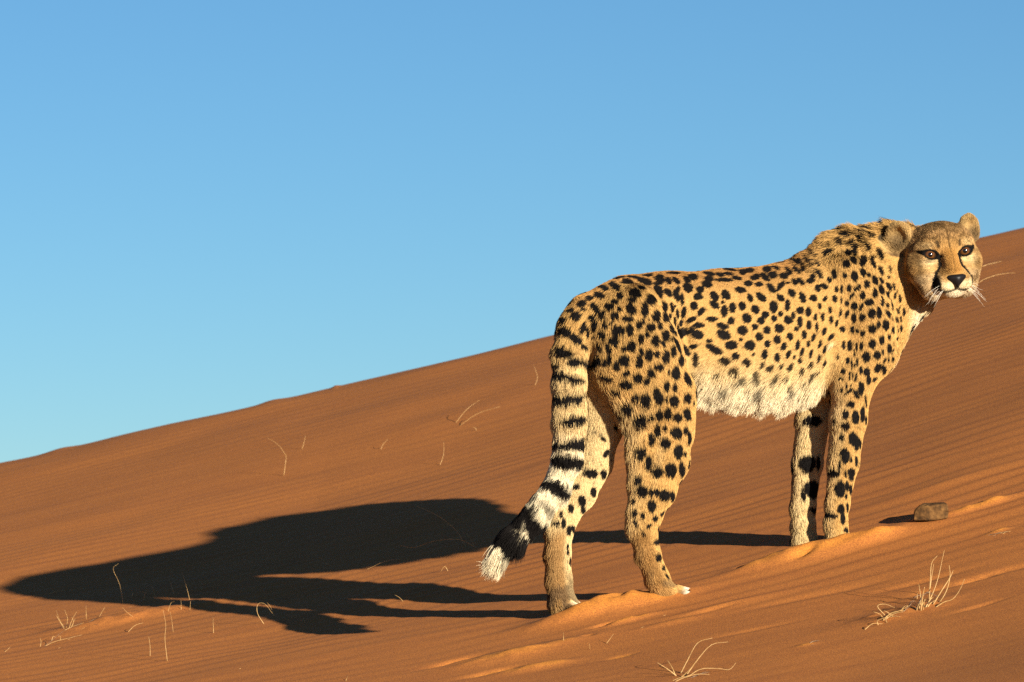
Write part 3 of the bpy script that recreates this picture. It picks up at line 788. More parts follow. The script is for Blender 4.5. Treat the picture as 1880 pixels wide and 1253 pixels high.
def seg_d(q, pts):
    """distance of 2-D points to a polyline, with parameter"""
    best = np.full(len(q), 1e9)
    for a, b2 in zip(pts[:-1], pts[1:]):
        a = np.array(a, float); b2 = np.array(b2, float); ax = b2 - a
        t = np.clip(((q - a) @ ax) / (ax @ ax), 0, 1)
        best = np.minimum(best, np.sqrt(((q - a - t[:, None] * ax) ** 2).sum(1)))
    return best
def head_coat(h, base, p, w):
    """markings of the face; h head coordinates"""
    ax_ = np.abs(h[:, 0]); y = h[:, 1]; z = h[:, 2]
    front = sstep(-48, -25, y)
    c = np.tile(np.array([.36, .200, .066]), (len(h), 1))
    # crown and temples greyer, finely flecked
    crown = sstep(14, 40, z) + .7 * sstep(38, 56, ax_) * sstep(-30, 5, z)
    c = lerp(c, np.array([.30, .175, .075]), np.clip(crown * .75, 0, 1))
    fl = sstep(.18, .42, noise3(p, 170, 21) * .7 + noise3(p, 330, 23) * .5)
    c = lerp(c, BROWN * .55, np.clip(fl * np.clip(crown, 0, 1) * .75, 0, 1))
    # cheeks pale with flecks
    ck = front * np.exp(-((ax_ - 42) / 15) ** 2 - ((z + 20) / 13) ** 2)
    c = lerp(c, np.array([.43, .285, .125]), np.clip(1.0 * ck, 0, 1))
    c = lerp(c, np.array([.46, .32, .17]), np.clip(sstep(-28, -44, z) * sstep(20, 34, ax_), 0, 1) * .8)
    fl2 = sstep(.22, .48, noise3(p, 120, 31))
    c = lerp(c, BROWN * .6, fl2 * sstep(34, 44, ax_) * sstep(-10, -24, z) * .75)
    # dark line below the cheek ruff
    c = lerp(c, BROWN * .45, .7 * np.exp(-((ax_ - 56 - .1 * (z + 20)) / 4.5) ** 2) * sstep(8, -10, z) * sstep(-46, -30, z))
    # pale patch above and below the eye
    ab = front * np.exp(-((ax_ - 38) / 13) ** 2 - ((z - 17) / 7) ** 2)
    c = lerp(c, np.array([.44, .30, .14]), np.clip(ab * .8, 0, 1))
    be = front * np.exp(-((ax_ - 36) / 13) ** 2 - ((z + 12) / 6) ** 2)
    c = lerp(c, np.array([.56, .43, .23]), np.clip(be * 1.1, 0, 1))
    # bridge orange
    br = front * np.exp(-(ax_ / 15) ** 4) * sstep(14, 0, z) * sstep(-48, -36, z)
    c = lerp(c, np.array([.35, .175, .046]), np.clip(br, 0, 1))
    # muzzle and chin white
    mz = sstep(-4, 8, y) * sstep(-48, -62, z) * (1 - sstep(26, 32, ax_))
    c = lerp(c, np.array([.62, .49, .29]), np.clip(mz, 0, 1))
    c = lerp(c, np.array([.68, .58, .40]), np.clip(sstep(-68, -76, z) * sstep(-5, 6, y), 0, 1))
    c = lerp(c, np.array([.60, .48, .30]), np.clip(sstep(-60, -72, z) * (1 - sstep(-6, 2, y)), 0, 1) * .8)
    # brow marks, forehead stripe
    q = np.stack([ax_, z], -1)
    c = lerp(c, BLACK * 2, .8 * sstep(3.6, 1.8, seg_d(q, [(20.5, 13), (22, 21)])) * front)
    c = lerp(c, BROWN * .5, .55 * sstep(2.8, 1.2, seg_d(q, [(24, 27), (31, 30)])) * front)
    c = lerp(c, BROWN * .45, .75 * sstep(2.2, .8, ax_) * sstep(4, 12, z) * sstep(46, 30, z) * front)
    c = lerp(c, BROWN * .5, .35 * sstep(2.2, .8, ax_) * sstep(-34, -20, z) * sstep(12, 4, z) * front)
    fh = sstep(.16, .36, noise3(p, 260, 27)) * front * sstep(12, 20, z)
    c = lerp(c, BROWN * .5, fh * .7)
    # general mottling of the face hair
    mot = noise3(p, 190, 37) * .6 + noise3(p, 380, 39) * .5
    away = np.clip(sstep(12, 22, ax_) + sstep(14, 22, z), 0, 1) * (1 - mz)
    c = c * (1 + .30 * mot * away)[:, None].clip(.45, 1.5)
    c = lerp(c, BROWN * .55, away * sstep(.32, .62, noise3(p, 230, 43) + .4 * noise3(p, 90, 45)) * .55)
    # tear line
    d = seg_d(q, [(22.5, -1), (20, -10), (20, -18), (23, -27), (31, -37), (34.5, -48), (34, -60)])
    wd = 3.1 + 1.8 * sstep(-34, -50, z) + .8 * sstep(-10, 0, z)
    c = lerp(c, BLACK, sstep(wd + 1.2, wd - .8, d) * sstep(-30, -18, y))
    # mouth
    d = seg_d(q, [(0, -60), (0, -68), (9, -70), (20, -71), (30, -66)])
    c = lerp(c, BLACK * 2, sstep(2.6, 1.2, d) * sstep(-10, 0, y) * .85)
    # lids
    ef = eye_field(h)
    c = lerp(c, BLACK * .8, sstep(1.92, 1.62, ef) * sstep(-28, -20, y))
    d = seg_d(q, [(21, -2), (28, 6.5), (38, 9.0), (48, 7.5), (54, 8.5)])
    c = lerp(c, BLACK * .9, sstep(3.2, 1.6, d) * sstep(-34, -24, y))
    # ears: golden rim, brown hollow with inner shade painted in, dark base
    isear = sstep(46, 54, ax_) * sstep(6, 18, z) * sstep(-30, -38, y)
    c = lerp(c, np.array([.38, .24, .095]), isear)
    hol = sstep(25, 7, np.sqrt((ax_ - 74) ** 2 + ((z - 31) * .8) ** 2))
    c = lerp(c, np.array([.10, .062, .03]), isear * hol * .85)
    c = lerp(c, BLACK * 3, isear * sstep(-64, -72, y) * .85)
    c = lerp(c, np.array([.09, .055, .028]), sstep(44, 52, ax_) * sstep(18, 8, z) * sstep(-12, 4, z) * sstep(-40, -52, y) * .7)
    return lerp(base, c, w)

def colour_at(p, base, hw, tw, bel):
    c = base.copy()
    m = spot_mask(p) * (1 - sstep(.35, .6, hw))
    m = m * (1 - .35 * np.clip(bel, 0, 1))
    c = lerp(c, BLACK, m)
    k = tw > .5
    if k.any():
        c[k] = lerp(c[k], BLACK * .9, tail_mask(p[k]))
    k = hw > .25
    if k.any():
        h = ((p[k] - H0) @ HR.T) * PXM
        c[k] = head_coat(h, c[k], p[k], sstep(.30, .62, hw[k]))
    return c
hwv = gw['head']
vc = colour_at(VV + flow * (furl * .3)[:, None], coat, hwv, tl, belly)

coatm, n, l, b = new_mat('cheetah_skin')
at = n.new('ShaderNodeAttribute'); at.attribute_name = 'coat'
l.new(at.outputs['Color'], b.inputs['Base Color'])
b.inputs['Roughness'].default_value = .85
b.inputs['Specular IOR Level'].default_value = .1
base_p = gpt(1250, 1060)
CH = empty('cheetah', base_p)
tag(CH, 'spotted cheetah standing on the dune with its head turned towards the viewer', 'cheetah')
OFF = np.array(CH.location)
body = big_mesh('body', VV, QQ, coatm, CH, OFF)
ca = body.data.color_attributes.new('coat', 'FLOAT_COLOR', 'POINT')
ca.data.foreach_set('color', np.concatenate([vc * .72, np.ones((nv, 1))], 1).astype(np.float32).ravel())  # skin toned darker than hair, also standing in for shade among the strands

# ---- fur
rs = np.random.RandomState(3)
tri = np.concatenate([QQ[:, [0, 1, 2]], QQ[:, [0, 2, 3]]])
A_ = np.linalg.norm(np.cross(VV[tri[:, 1]] - VV[tri[:, 0]], VV[tri[:, 2]] - VV[tri[:, 0]]), axis=1) / 2
dens = 1.0 + 3.2 * hwv[tri].mean(1) + .5 * tl[tri].mean(1) + .5 * belly[tri].mean(1)
prob = A_ * dens; prob /= prob.sum()
NF = 680000
ti = rs.choice(len(tri), NF, p=prob)
r1, r2 = rs.rand(NF), rs.rand(NF); q_ = r1 + r2 > 1; r1[q_] = 1 - r1[q_]; r2[q_] = 1 - r2[q_]
bw = np.stack([1 - r1 - r2, r1, r2], 1)
def itp(a):
    a = np.asarray(a)
    return (a[tri[ti]] * (bw[..., None] if a.ndim == 2 else bw)).sum(1)
fp, fn, ff, fl_, fc = itp(VV), itp(NN), itp(flow), itp(furl), itp(coat)
fh, ft, fb = itp(hwv), itp(tl), itp(belly)
fm = itp(mane); flf = itp(lowflank)
fn /= np.linalg.norm(fn, axis=1, keepdims=True)
hloc = ((fp - H0) @ HR.T) * PXM
gfull = ground_full(fp[:, 0], fp[:, 1])
keep = (eye_field(hloc) > 1.25) | (fh < .5)
nose_zone = (fh > .5) & (np.abs(hloc[:, 0]) < 16) & (hloc[:, 1] > 33) & (hloc[:, 2] > -64) & (hloc[:, 2] < -40)
keep &= ~nose_zone
keep &= fp[:, 2] > gfull - .004
near_eye = sstep(2.4, 1.3, eye_field(hloc)) * (fh > .5)
fl_ = fl_ * (1 - .6 * near_eye)
length = fl_ * rs.uniform(.65, 1.2, NF) * (1 + (.45 * ft + .35 * fm + .25 * fb) * noise3(fp, 60, 61))
clump = np.stack([noise3(fp, 75, 41), noise3(fp, 75, 44), noise3(fp, 75, 47)], 1)
wild = np.stack([noise3(fp, 24, 51), noise3(fp, 24, 54), noise3(fp, 24, 57)], 1)
lay = ff + .22 * clump * np.clip(fl_ / .014, .35, 1.3)[:, None] + .20 * wild * (np.clip(fl_ / .02, .3, 1.6) + .5 * fm)[:, None] + rs.normal(0, .12, (NF, 3))
lay -= (lay * fn).sum(1)[:, None] * fn * .9
lay /= np.linalg.norm(lay, axis=1, keepdims=True)
lift = R_(11) + R_(13) * rs.rand(NF) + R_(8) * fb + R_(40) * fm + R_(12) * ft + R_(55) * fb * np.clip(-fn[:, 2], 0, 1) + R_(14) * fh
d0 = lay * np.cos(lift)[:, None] + fn * np.sin(lift)[:, None]
d1 = lay * np.cos(lift * .35)[:, None] + fn * np.sin(lift * .35)[:, None]
grav = (np.clip(length - .015, 0, .06) * 14)[:, None] * np.array([0, 0, -1.0]) * (1 - .8 * fm)[:, None]
d1 = d1 + grav; d1 /= np.linalg.norm(d1, axis=1, keepdims=True)
d2 = d1 + .5 * grav + .12 * clump; d2 /= np.linalg.norm(d2, axis=1, keepdims=True)
x0 = fp - fn * .0003
x1 = x0 + d0 * (length * .34)[:, None]
x2 = x1 + d1 * (length * .34)[:, None]
x3 = x2 + d2 * (length * .32)[:, None]
midp = fp + ff * (length * .60)[:, None]
fcol = colour_at(midp, fc, fh, ft, fb) * .99
fcol = fcol * (1 + .07 * rs.normal(0, 1, NF) + .12 * clump[:, 0])[:, None].clip(.6, 1.5)
# hair tips in the mane are dark
dk = (noise3(fp, 48, 71) + .35 * rs.normal(0, 1, NF) > .42) & (fm > .25); fcol[dk] = fcol[dk] * .25
k_ = np.nonzero(keep)[0]
N = len(k_)
pts = np.stack([x0[k_], x1[k_], x2[k_], x3[k_]], 1) - OFF
rad0 = (.00024 + .008 * length[k_]).clip(.00024, .00046)
rad = np.stack([rad0, rad0 * .95, rad0 * .7, rad0 * .15], 1)
hc = bpy.data.hair_curves.new('fur')
hc.add_curves([4] * N)
hc.points.foreach_set('position', np.ascontiguousarray(pts, np.float32).ravel())
ra = hc.attributes.get('radius') or hc.attributes.new('radius', 'FLOAT', 'POINT')
ra.data.foreach_set('value', np.ascontiguousarray(rad, np.float32).ravel())
fa = hc.attributes.new('coat', 'FLOAT_COLOR', 'CURVE')
fa.data.foreach_set('color', np.concatenate([fcol[k_].clip(0, 1), np.ones((N, 1))], 1).astype(np.float32).ravel())
furm, n, l, b = new_mat('cheetah_fur')
at = n.new('ShaderNodeAttribute'); at.attribute_name = 'coat'
l.new(at.outputs['Color'], b.inputs['Base Color'])
b.inputs['Roughness'].default_value = .6
b.inputs['Specular IOR Level'].default_value = .05
hc.materials.append(furm)
furo = bpy.data.objects.new('fur', hc)
COL.objects.link(furo)
furo.parent = CH
print('fur strands', N, 'body verts', nv, 'spots', len(SP3))

# ---- eyes, nose, whiskers, claws
def tube_data(pts, radii, seg=6):
    pts = [np.asarray(p, float) for p in pts]
    V, F = [], []
    n_ = len(pts)
    for i, (p, r) in enumerate(zip(pts, radii)):
        t = nrm(pts[min(i + 1, n_ - 1)] - pts[max(i - 1, 0)])
        a = np.cross(t, [0, 1, 0.1]); a = nrm(a); b_ = np.cross(t, a)
        for k in range(seg):
            an = 2 * math.pi * k / seg
            V.append(p + r * (math.cos(an) * a + math.sin(an) * b_))
    for i in range(n_ - 1):
        for k in range(seg):
            k2 = (k + 1) % seg
            F.append((i * seg + k, i * seg + k2, (i + 1) * seg + k2, (i + 1) * seg + k))
    F.append(tuple(range(seg - 1, -1, -1))); F.append(tuple(range((n_ - 1) * seg, n_ * seg)))
    return V, F
def smooth_path(pts, n_=5):
    """Catmull-Rom through the points"""
    pts = [np.asarray(p, float) for p in pts]
    if len(pts) == 2: return [pts[0] + (pts[1] - pts[0]) * t for t in np.linspace(0, 1, n_)]
    e = [2 * pts[0] - pts[1]] + pts + [2 * pts[-1] - pts[-2]]
    out = []
    for i in range(1, len(e) - 2):
        for t in np.linspace(0, 1, n_, endpoint=False):
            a, b_, c_, d_ = e[i - 1], e[i], e[i + 1], e[i + 2]
            out.append(.5 * (2 * b_ + (c_ - a) * t + (2 * a - 5 * b_ + 4 * c_ - d_) * t * t + (3 * b_ - a - 3 * c_ + d_) * t ** 3))
    out.append(pts[-1])
    return out

eyem, n, l, b = new_mat('cheetah_eye')
tc = n.new('ShaderNodeTexCoord'); sx = n.new('ShaderNodeSeparateXYZ'); l.new(tc.outputs['Object'], sx.inputs[0])
cx = n.new('ShaderNodeCombineXYZ'); l.new(sx.outputs['X'], cx.inputs['X']); l.new(sx.outputs['Y'], cx.inputs['Y'])
ln = n.new('ShaderNodeVectorMath'); ln.operation = 'LENGTH'; l.new(cx.outputs[0], ln.inputs[0])
mp = n.new('ShaderNodeMath'); mp.operation = 'DIVIDE'; l.new(ln.outputs['Value'], mp.inputs[0]); mp.inputs[1].default_value = 15.8 / PXM
rp = ramp(n, l, mp.outputs[0], [(.0, (.004, .003, .003)), (.25, (.004, .003, .003)), (.30, (.085, .033, .008)), (.48, (.065, .024, .006)), (.57, (.03, .012, .005)), (.68, (.012, .008, .006))])
l.new(rp.outputs['Color'], b.inputs['Base Color'])
b.inputs['Roughness'].default_value = .6
b.inputs['Specular IOR Level'].default_value = 0.0
b.inputs['Coat Weight'].default_value = 1.0
b.inputs['Coat Roughness'].default_value = .06
def uv_sphere(r, nu=28, nvv=18):
    V, F = [], []
    for i in range(nvv + 1):
        ph = math.pi * i / nvv
        for j in range(nu):
            a = 2 * math.pi * j / nu
            V.append((r * math.sin(ph) * math.cos(a), r * math.sin(ph) * math.sin(a), r * math.cos(ph)))
    for i in range(nvv):
        for j in range(nu):
            F.append((i * nu + j, (i + 1) * nu + j, (i + 1) * nu + (j + 1) % nu, i * nu + (j + 1) % nu))
    return V, F
for s_, ec in EYE:
    V_, F_ = uv_sphere(15.8 / PXM)
    o = mesh_obj('eye', V_, F_, eyem)
    o.parent = CH
    gaze = nrm(np.array([.10, -1, -.02]))
    o.matrix_local = Matrix.Translation(Vector(ec - OFF)) @ Vector(gaze).to_track_quat('Z', 'Y').to_matrix().to_4x4()
    o['label'] = 'amber eye with a small dark pupil'

nosem, n, l, b = new_mat('nose_leather')
tc = n.new('ShaderNodeTexCoord')
t1 = tex(n, l, tc.outputs['Object'], 900, 2)
rp = ramp(n, l, t1.outputs['Fac'], [(.3, (.004, .0035, .0035)), (.7, (.011, .009, .009))])
l.new(rp.outputs['Color'], b.inputs['Base Color']); b.inputs['Roughness'].default_value = .45; b.inputs['Specular IOR Level'].default_value = .18
V_, F_ = [], []
prof = [(-40.5, 6, 3.0, 33), (-42.5, 15, 6.5, 37), (-45.5, 19.5, 8.5, 39.5), (-49.5, 18.5, 9.5, 40), (-54, 14, 9.0, 39.5), (-58.5, 9, 8.0, 38), (-62.5, 4.6, 6.5, 36.5), (-67, 2.0, 5.0, 35.5)]
NS = 20
for z, w_, d_, yc in prof:
    for k in range(NS):
        a = 2 * math.pi * k / NS
        x = w_ * math.cos(a); y = yc + d_ * math.sin(a) - .012 * x * x
        for sg in (-1, 1):                      # nostrils
            y -= 5.0 * math.exp(-((x - sg * 9.5) / 3.4) ** 2 - ((z + 51.5) / 3.2) ** 2) * (math.sin(a) > 0)
        V_.append(Hp(x, y, z))
for i in range(len(prof) - 1):
    for k in range(NS):
        F_.append((i * NS + k, (i + 1) * NS + k, (i + 1) * NS + (k + 1) % NS, i * NS + (k + 1) % NS))
F_.append(tuple(range(NS))); F_.append(tuple(range(len(prof) * NS - 1, (len(prof) - 1) * NS - 1, -1)))
mesh_obj('nose', V_, F_, nosem, CH)

whm, n, l, b = new_mat('whisker_white')
b.inputs['Base Color'].default_value = (.75, .68, .55, 1); b.inputs['Roughness'].default_value = .4
rw = random.Random(5)
for s_ in (-1, 1):
    for k in range(9):
        x0_, z0_ = 17 + rw.uniform(0, 11), -52 - 9 * (k % 3) * .8 - rw.uniform(0, 3)
        y0_ = 30 - (x0_ - 17) * .7
        L_ = rw.uniform(28, 56)
        dr = np.array([s_ * rw.uniform(.5, .95), rw.uniform(-.5, .15), -rw.uniform(.05, .9)]); dr /= np.linalg.norm(dr)
        pts_ = []
        for t in np.linspace(0, 1, 6):
            q = np.array([s_ * x0_, y0_, z0_]) + dr * L_ * t + np.array([0, -6, -10 * rw.uniform(.5, 1)]) * t * t
            pts_.append(Hp(*q))
        V_, F_ = tube_data(pts_, np.linspace(.00034, .00012, 6), 5)
        mesh_obj('whisker', V_, F_, whm, CH)

clm, n, l, b = new_mat('claw_horn')
tc = n.new('ShaderNodeTexCoord'); t1 = tex(n, l, tc.outputs['Object'], 300, 2)
rp = ramp(n, l, t1.outputs['Fac'], [(.3, (.03, .022, .016)), (.7, (.09, .065, .045))]); l.new(rp.outputs['Color'], b.inputs['Base Color'])
b.inputs['Roughness'].default_value = .35
for pts0, lat0 in (((1288, 1097), 58), ((1074, 1123), -38)):
    for dl in (-20, -7, 7, 20):
        u, v = pts0
        pts_ = [B(u - abs(dl) * .3, v - 1, lat0 + dl), B(u + 9 - abs(dl) * .3, v - 1, lat0 + dl), B(u + 17 - abs(dl) * .3, v + 4, lat0 + dl)]
        V_, F_ = tube_data(smooth_path(pts_, 3), [.0042, .004, .0036, .0032, .0026, .0018, .0006], 7)
        mesh_obj('claw', V_, F_, clm, CH)

# ------------------------------------------------------------------ stone
stm, n, l, b = new_mat('brown_stone')
tc = n.new('ShaderNodeTexCoord')
t1 = tex(n, l, tc.outputs['Object'], 60, 6, .65); t2 = tex(n, l, tc.outputs['Object'], 300, 3)
rp = ramp(n, l, t1.outputs['Fac'], [(.35, (.035, .020, .010)), (.55, (.105, .052, .019)), (.72, (.18, .092, .031))])
l.new(rp.outputs['Color'], b.inputs['Base Color']); b.inputs['Roughness'].default_value = .9; b.inputs['Specular IOR Level'].default_value = .05
bp = n.new('ShaderNodeBump'); bp.inputs['Strength'].default_value = .5; bp.inputs['Distance'].default_value = .002
l.new(t2.outputs['Fac'], bp.inputs['Height']); l.new(bp.outputs['Normal'], b.inputs['Normal'])
gp = gpt(1706, 957, True)
s_ = gp[1] / FPX
import bmesh
bm = bmesh.new()
def stone_pt(u, v, dd): return Vector((gp[0] + (u - 1706) * s_, gp[1] + dd, gp[2] + (957 - v) * s_))
ring_front = [(1676, 958), (1677, 940), (1688, 929), (1702, 931), (1738, 926), (1740, 942), (1739, 954), (1704, 958)]
ring_back = [(1684, 955), (1683, 936), (1697, 925), (1712, 924), (1737, 923), (1741, 938), (1740, 952), (1710, 955)]
vf = [bm.verts.new(stone_pt(u, v, -.022 + .012 * (i in (0, 1, 2)))) for i, (u, v) in enumerate(ring_front)]
vb = [bm.verts.new(stone_pt(u, v, .035)) for u, v in ring_back]
lowf = [bm.verts.new(stone_pt(u, 975, -.022)) for u in (1676, 1739)]
bm.faces.new(vf); bm.faces.new(vb[::-1])
for i in range(8): bm.faces.new((vf[i], vb[i], vb[(i + 1) % 8], vf[(i + 1) % 8]))
bm.verts.remove(lowf[0]); bm.verts.remove(lowf[1])
bmesh.ops.recalc_face_normals(bm, faces=bm.faces[:])
bmesh.ops.triangulate(bm, faces=bm.faces[:])
bmesh.ops.bevel(bm, geom=bm.edges[:], offset=.0025, segments=1, affect='EDGES')
bmesh.ops.subdivide_edges(bm, edges=[e for e in bm.edges if e.calc_length() > .012], cuts=1, use_grid_fill=True)
rr = random.Random(2)
for v in bm.verts: v.co += Vector((rr.uniform(-1, 1), rr.uniform(-1, 1), rr.uniform(-1, 1))) * .0008
me = bpy.data.meshes.new('stone'); bm.to_mesh(me); bm.free()
me.transform(Matrix.Translation(-Vector(gp)))
me.materials.append(stm)
st = bpy.data.objects.new('stone', me); COL.objects.link(st); st.location = gp
tag(st, 'small angular brown stone lying on the sand beyond the fore paws', 'stone')

# ------------------------------------------------------------------ dry grass
grm, n, l, b = new_mat('dry_grass')
tc = n.new('ShaderNodeTexCoord'); t1 = tex(n, l, tc.outputs['Object'], 80, 4)
rp = ramp(n, l, t1.outputs['Fac'], [(.25, (.25, .135, .042)), (.5, (.37, .215, .072)), (.75, (.47, .30, .125))])
l.new(rp.outputs['Color'], b.inputs['Base Color']); b.inputs['Roughness'].default_value = .65
dkm, n, l, b = new_mat('dead_twig')
tc = n.new('ShaderNodeTexCoord'); t1 = tex(n, l, tc.outputs['Object'], 120, 4)
rp = ramp(n, l, t1.outputs['Fac'], [(.3, (.05, .03, .02)), (.7, (.22, .14, .08))])
l.new(rp.outputs['Color'], b.inputs['Base Color']); b.inputs['Roughness'].default_value = .8
rg = random.Random(9)
def blade_pts(px, base=None, lean=0.0, root=True):
    """pixel polyline -> 3-D path standing at the distance of its first point's ground"""
    g = gpt(px[0][0], px[0][1], True) if base is None else base
    k = g[1] / FPX
    out = []
    for i, (u, v) in enumerate(px):
        t = i / max(1, len(px) - 1)
        y = g[1] + lean * t
        r = ray(u, v)
        p = CAM + r * (y / r[1])
        gz = float(ground_full(np.array([p[0]]), np.array([p[1]]))[0])
        if i == 0: p = np.array([p[0], p[1], gz - .004])
        else: p[2] = max(p[2], gz + .0012)
        out.append(p)
    return out
def stalk(px, r=.0011, label=None, name='grass_stalk', cat='grass stalk', group=None, lean=None, mat=None, parent=None, base=None):
    lean = rg.uniform(-.02, .03) if lean is None else lean
    path = smooth_path(blade_pts(px, base, lean), 4)
    rad = np.linspace(r, r * .3, len(path)) * np.array([1 + .22 * math.sin(3.1 * i_ + len(path)) for i_ in range(len(path))])
    V_, F_ = tube_data(path, rad, 6)
    if parent is not None: return mesh_obj(name, V_, F_, mat or grm, parent)
    org = np.array(path[0])
    o = mesh_obj(name, np.array(V_) - org, F_, mat or grm)
    o.location = org
    tag(o, label, cat, group)
    return o
def tuft(name, label, cat, base_px, stems, twigs=(), r=.0013, group=None):
    group = group or ('dry grass tufts on the dune' if 'tuft' in cat else 'twig litter on the sand')
    g = gpt(*base_px, True)
    e = empty(name, g); tag(e, label, cat, group)
    for st_ in stems: stalk(st_, r * rg.uniform(.8, 1.15), name='stem', parent=e)
    for st_ in twigs: stalk(st_, r * rg.uniform(.7, 1.0), name='twig', mat=dkm, parent=e)
    return e
def crop(ox, oy, sc, pl): return [(ox + x / sc, oy + y / sc) for x, y in pl]

c1 = lambda *pl: crop(1480, 960, 4.2775, pl)
tuft('grass_tuft', 'dry straw coloured grass tuft with upright stems standing in front of the stone', 'grass tuft', (1700, 1118), [
    c1((965,600),(975,450),(985,320),(1030,260)), c1((960,610),(1000,540),(1040,420),(1085,215)), c1((965,560),(985,430),(1002,325)),
    c1((900,690),(915,580),(930,505)), c1((880,690),(900,600),(885,485)), c1((870,600),(874,540)), c1((990,640),(1060,540),(1130,430),(1155,375)),
    c1((1040,630),(1100,540),(1130,420),(1122,335)), c1((1000,665),(1080,625),(1150,600),(1205,530),(1245,440)), c1((860,695),(900,610),(925,545)),
    c1((930,670),(970,610),(1000,585)), c1((895,690),(915,640),(940,600)), c1((865,695),(880,650),(900,620)), c1((945,665),(975,635),(1010,610)), c1((915,685),(925,650),(930,600))],
    [c1((850,690),(930,560),(990,560),(1050,590)), c1((800,660),(820,625),(840,610)), c1((840,600),(860,630),(930,640)), c1((920,660),(960,630),(1000,620)), c1((930,560),(960,600),(940,650))], .0015)
tuft('grass_tuft', 'flattened yellow grass blades with a pale root lying below the upright tuft', 'grass tuft', (1625, 1138), [
    c1((440,845),(520,795),(600,795)), c1((590,770),(660,715),(740,690),(800,655)), c1((600,765),(680,720),(760,700)), c1((600,760),(640,735),(700,700),(770,690)), c1((620,745),(690,735),(740,745)),
    c1((650,745),(560,660),(620,640),(700,670)), c1((610,750),(580,720),(530,700)), c1((640,790),(620,755),(600,740)), c1((700,735),(640,705),(610,690)), c1((570,800),(560,770),(640,740)), c1((730,700),(770,660),(800,650))],
    [c1((720,720),(780,690),(850,610)), c1((830,690),(870,670),(850,610))], .0014)
c2 = lambda *pl: crop(760, 980, 2.7647, pl)
tuft('grass_tuft', 'dry grass tuft with two long bent stems, alone on the sand below the hind paws', 'grass tuft', (1250, 1245), [
    c2((1350,710),(1390,640),(1440,555),(1515,530)), c2((1380,715),(1440,640),(1510,565),(1595,550)), c2((1340,720),(1290,690),(1235,655)), c2((1330,720),(1310,680),(1285,640)),
    c2((1370,735),(1450,690),(1540,685),(1600,690),(1635,655)), c2((1290,752),(1340,735),(1400,720)), c2((1310,755),(1350,740),(1430,715),(1500,715)), c2((1345,730),(1400,690),(1450,625))],
    [c2((1360,740),(1440,725),(1500,720)), c2((1340,745),(1420,735),(1480,700))], .0012)
c3 = lambda *pl: crop(0, 860, 3.1875, pl)
tuft('grass_tuft', 'sparse dry tuft half buried at the end of the hummock away from the cheetah', 'grass tuft', (115, 1165), [
    c3((385,935),(350,890),(328,830)), c3((385,935),(395,880),(378,830)), c3((400,940),(420,890),(448,840)), c3((410,935),(440,880)), c3((380,940),(340,880),(330,860)), c3((235,1045),(240,1010),(230,990)),
    c3((350,960),(400,940),(490,905)), c3((240,1045),(320,1015),(420,990),(480,975)), c3((300,1010),(310,985),(325,990)), c3((350,1010),(355,985),(340,985)), c3((360,1010),(410,1035)), c3((440,960),(500,1000)), c3((300,1060),(355,1082)), c3((415,930),(430,900),(420,870)), c3((505,885),(503,805)), c3((575,870),(612,815))],
    [c3((235,1045),(290,1020),(360,960),(420,930)), c3((370,950),(430,930),(480,920)), c3((500,905),(540,890),(560,900)), c3((520,920),(560,930),(580,940))], .0008)
tuft('grass_tuft', 'straggling tuft of thin dry stems along the hummock ridge touching the shadow', 'grass tuft', (300, 1100), [
    c3((722,790),(700,680),(662,590),(695,558)), c3((722,790),(745,780),(740,765)), c3((785,870),(740,840),(715,815)), c3((840,780),(845,730),(815,720)), c3((905,750),(900,710),(885,688)), c3((1010,790),(985,750),(968,730)),
    c3((1025,740),(1000,680),(990,645)), c3((1112,770),(1090,690),(1065,608)), c3((1110,835),(1115,780)), c3((1060,830),(1060,770)), c3((770,755),(775,730),(765,722)), c3((800,750),(800,695)), c3((855,740),(858,695)),
    c3((980,840),(1000,790),(1020,780)), c3((980,1130),(965,1000),(970,920),(955,830)), c3((1015,960),(1005,890),(995,840)), c3((1140,785),(1120,740))],
    [c3((700,820),(770,840)), c3((820,860),(840,830)), c3((960,780),(1010,785)), c3((790,905),(830,880))], .0007)
GS = 'single straw stalks scattered on the dune'
c4 = lambda *pl: crop(400, 660, 3.1333, pl)
SINGLES = [
    (c4((378,670),(392,570),(385,545),(345,490),(280,450)), 'long straw stalk with a sharp kink on the upper slope, bent over to one side'),
    (c4((483,518),(505,438)), 'short straight straw stalk next to the long kinked stalk'),
    (c4((935,520),(950,490),(978,460)), 'short slanting straw stalk alone on the upper slope between kinked and curved stalks'),
    (c4((1275,608),(1298,550),(1300,470)), 'single upright straw stalk with a curved foot above the body shadow'),
    (c4((1362,368),(1430,290),(1505,235)), 'upper straight stalk of the pair that fans out near the crest'),
    (c4((1380,385),(1490,315),(1622,272)), 'thicker lower stalk of the pair that fans out near the crest'),
    (c4((1822,150),(1838,100),(1815,30)), 'faint thin stalk standing near the crest close beside the tail'),
    (c4((1490,410),(1480,395),(1462,392)), 'tiny curled straw bit lying below the pair of stalks'),
]
c5 = lambda *pl: crop(400, 860, 3.188, pl)
